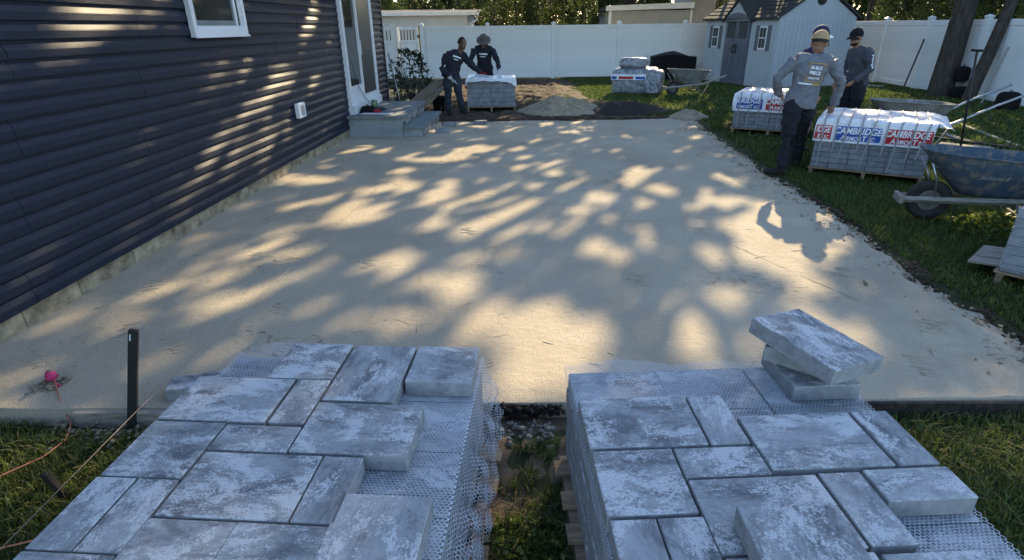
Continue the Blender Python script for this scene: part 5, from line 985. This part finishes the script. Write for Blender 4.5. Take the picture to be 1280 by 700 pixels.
    if headgear:
        kind, hm_ = headgear
        if kind == 'cap':
            c = pyd('cap', [Hm @ Vector(p) for p in cap((.092, .110), .034, .145)], capF(), hm_, t, True)
            n = 12; br = [(x, y, .046 - .35 * x * x / .09 - .02 * k) for k, rr in ((0, 1.0), (1, 1.0)) for x, y in [(.088 * math.cos(math.pi * (i + .0) / n), .055 + (.045 if k == 0 else .125) * math.sin(math.pi * i / n)) for i in range(n + 1)]]
            bb = [(x, y, z - .008) for x, y, z in br]; m_ = n + 1
            pyd('brim', [Hm @ Vector(p) for p in br + bb], [(i, i + 1, m_ + i + 1, m_ + i) for i in range(n)] + [(2 * m_ + i, 3 * m_ + i, 3 * m_ + i + 1, 2 * m_ + i + 1) for i in range(n)] + [(m_ + i, m_ + i + 1, 3 * m_ + i + 1, 3 * m_ + i) for i in range(n)], J.get('brim', hm_), c, True)
            MB().add(*ell((0, -.008, .142), (.009, .009, .006), 8, 5), mat=Hm).build('button', hm_, c, True)
        if kind == 'bucket':
            c = pyd('bucket_hat', [Hm @ Vector(p) for p in cap((.092, .11), .035, .145)], capF(), hm_, t, True); n = 28
            V = [(r_ * .9 * math.cos(2 * math.pi * i / n), -.008 + r_ * math.sin(2 * math.pi * i / n), z) for r_, z in ((.104, .05), (.135, .035), (.172, .012), (.172, .006), (.10, .04)) for i in range(n)]
            pyd('brim', [Hm @ Vector(p) for p in V], [(j * n + i, j * n + (i + 1) % n, (j + 1) * n + (i + 1) % n, (j + 1) * n + i) for j in range(4) for i in range(n)], hm_, c, True)
    if hair:
        hv = [p for p in cap((.083, .103), .0, .128, dy=-.016)]; hv = [(x, y, z if y < .03 else max(z, .05)) for x, y, z in hv]
        if headgear: hv = [(x * .98, y * .98, min(z, .07)) for x, y, z in hv]
        pyd('hair', [Hm @ Vector(p) for p in hv], capF(), 'hair_black', t, True)
    if beard: MB().add(*ell((0, .026, -.074), (.056, .066, .040)), mat=Hm).build('beard', 'hair_black', t, True)
    t['_f'] = 0; del t['_f']
    return t, shirt, lat, f
# tan-capped man leaning on the strapped pallet, seen from behind
J = dict(pelvis=(3.66, 7.43, .93), chest=(3.70, 7.40, 1.27), neck=(3.72, 7.42, 1.43), head=(3.78, 7.47, 1.565), shR=(3.915, 7.36, 1.37), shL=(3.51, 7.44, 1.385), elR=(4.075, 7.33, 1.12), wrR=(4.10, 7.46, .835), elL=(3.345, 7.50, 1.16), wrL=(3.46, 7.64, .97),
         hipR=(3.76, 7.44, .88), hipL=(3.57, 7.42, .88), knR=(3.84, 7.62, .50), knL=(3.53, 7.32, .49), ankR=(3.88, 7.70, .10), ankL=(3.46, 7.20, .10), toeR=(.2, 1, 0), toeL=(-.75, .5, 0), handR=((.25, .75, -.55), (0, -.3, -1), (-.8, .4, 0)), handL=((.7, .5, -.4), (.3, -.2, -.6), (0, .5, .8)))
p1, s1, lat, ff = person('man in grey shirt and tan cap leaning a hand on the wrapped pallet', J, (.62, .75, -.22), dict(skin='skin_tan', shirt='shirt_grey', trousers='trousers_black'), .012, ('cap', 'cap_tan'), f=(.22, .97, 0), hair=True)
b1 = V3(p1.location); oo = V3((3.71, 7.28, 1.23)) - b1; rt = Vector((.97, -.2, -.10)).normalized(); up_ = Vector((.12, 0, .99)).normalized(); into = Vector((.22, .97, 0)).normalized()
tr_ = lambda g, dx, dy, s=1: ([(x * s + dx, y * s + dy) for x, y in g[0]], g[1])
for i, (w_, y) in enumerate((('BUILD', .055), ('PIECE', -.005), ('ONLINE', -.06))):
    g = text_geo(w_, .062 if i < 2 else .05, bold=.0022); decal(s1, 'lettering', 'logo_white', tr_(g, -.075, y, .13 / g[2] if g[2] > .13 else 1), oo, rt, up_, into, s1)
for r_ in ((-.098, .092, .118, .126), (-.098, .092, -.094, -.086), (-.098, -.090, -.086, .118), (.084, .092, -.086, .118)): decal(s1, 'logo_frame', 'logo_orange', rect(*r_), oo, rt, up_, into, s1)
decal(s1, 'logo_line', 'logo_white', rect(-.16, .0, -.128, -.112), oo, rt, up_, into, s1); decal(s1, 'logo_line', 'logo_orange', rect(.0, .10, -.128, -.112), oo, rt, up_, into, s1)
# black-capped bearded man
J = dict(pelvis=(5.92, 10.2, .92), chest=(5.86, 10.2, 1.25), neck=(5.80, 10.19, 1.44), head=(5.73, 10.17, 1.565), shR=(5.84, 10.38, 1.36), shL=(5.90, 10.0, 1.36), elR=(5.84, 10.45, 1.08), wrR=(5.68, 10.36, .88), elL=(5.93, 9.90, 1.08), wrL=(5.72, 9.94, .90),
         hipR=(5.90, 10.29, .87), hipL=(5.93, 10.10, .87), knR=(5.87, 10.32, .48), knL=(5.92, 10.08, .48), ankR=(5.93, 10.34, .09), ankL=(5.98, 10.06, .09))
p2, s2, lat, ff = person('bearded man in black cap and slate shirt standing behind the wrapped pallets', J, (-.85, -.42, -.18), dict(skin='skin_tan', shirt='shirt_slate', trousers='trousers_black'), .014, ('cap', 'black_fabric'), f=(-.95, -.30, 0), beard=True)
b2 = V3(p2.location)
for k in range(6): decal(s2, 'sleeve_print', 'logo_white', rect(-.014 + .006 * (k % 2), .014, -.012, .012, 2), V3((5.90 + .002 * k, 9.97 - .014 * k, 1.30 - .036 * k)) - b2, (.95, .3, 0), (0, 0, 1), (-.25, .97, 0), s2)
# navy-capped man hidden behind the first
J = dict(pelvis=(4.37, 8.78, .93), chest=(4.37, 8.78, 1.27), neck=(4.39, 8.77, 1.47), head=(4.43, 8.76, 1.615), shR=(4.37, 8.60, 1.38), shL=(4.36, 8.96, 1.38), elR=(4.36, 8.55, 1.10), wrR=(4.44, 8.58, .85), elL=(4.36, 9.02, 1.10), wrL=(4.45, 8.98, .87),
         hipR=(4.37, 8.69, .88), hipL=(4.37, 8.87, .88), knR=(4.38, 8.68, .48), knL=(4.38, 8.90, .48), ankR=(4.34, 8.67, .09), ankL=(4.36, 8.92, .09), brim='logo_white')
person('man in navy cap with white brim standing behind the tan capped man', J, (.93, .25, -.12), dict(skin='skin_tan', shirt='cap_navy', trousers='trousers_black'), .016, ('cap', 'cap_navy'), f=(.95, .2, 0))
# man in jeans reaching over the opened pallet
J = dict(pelvis=(-1.27, 13.10, .87), chest=(-1.17, 13.12, 1.17), neck=(-1.07, 13.10, 1.345), head=(-.995, 13.05, 1.47), shR=(-1.34, 13.04, 1.26), shL=(-1.0, 13.22, 1.25), elR=(-1.46, 12.98, 1.0), wrR=(-1.27, 12.90, .80), elL=(-.84, 13.24, 1.02), wrL=(-.64, 13.34, .885),
         hipR=(-1.34, 13.04, .83), hipL=(-1.18, 13.14, .83), knR=(-1.35, 13.0, .46), knL=(-1.12, 13.10, .46), ankR=(-1.36, 13.04, .12), ankL=(-1.06, 13.16, .12), toeR=(.3, -1, 0), toeL=(.6, -1, 0), handL=((.9, .35, -.25), (0, -.3, -.9), (.2, -.9, .2)))
p4, s4, lat, ff = person('bareheaded man in dark sweater and jeans reaching over the half unwrapped pallet', J, (.62, -.66, -.28), dict(skin='skin_brown', shirt='shirt_navy', trousers='jeans'), .015, None, dict(R='glove_white', L='glove_red'), f=(.55, -.83, 0))
b4 = V3(p4.location); fr_ = Vector((-.55, .83, 0))
for r_ in ((-.09, .09, .0, .03), (-.06, .04, -.05, -.03)): decal(s4, 'chest_print', 'logo_white', rect(*r_), V3((-1.10, 12.98, 1.2)) - b4, (.83, .55, -.35), (.3, 0, .95), fr_, s4)
# man in bucket hat behind the opened pallet
J = dict(pelvis=(-.60, 14.78, .92), chest=(-.61, 14.68, 1.22), neck=(-.61, 14.60, 1.40), head=(-.60, 14.50, 1.50), shR=(-.82, 14.62, 1.31), shL=(-.40, 14.62, 1.30), elR=(-.93, 14.50, 1.05), wrR=(-.78, 14.36, .86), elL=(-.28, 14.50, 1.04), wrL=(-.24, 14.34, .84),
         hipR=(-.69, 14.78, .87), hipL=(-.51, 14.78, .87), knR=(-.70, 14.74, .48), knL=(-.50, 14.74, .48), ankR=(-.72, 14.82, .13), ankL=(-.48, 14.82, .13), handR=((.5, -.6, -.5), (0, .2, -1), (.8, 0, 0)), handL=((.1, -.8, -.5), (0, .2, -1), (-.8, 0, 0)))
p5, s5, lat, ff = person('man in bucket hat looking down behind the half unwrapped pallet', J, (.02, -.80, -.55), dict(skin='skin_tan', shirt='shirt_navy', trousers='trousers_black'), .015, ('bucket', 'hat_grey'), dict(L='glove_white', R='glove_red'), f=(0, -1, 0), beard=True)
b5 = V3(p5.location)
for r_ in ((-.10, .10, .0, .032), (-.08, .05, -.055, -.03)): decal(s5, 'chest_print', 'logo_white', rect(*r_), V3((-.62, 14.5, 1.19)) - b5, (1, 0, -.06), (0, 0, 1), (0, 1, 0), s5)
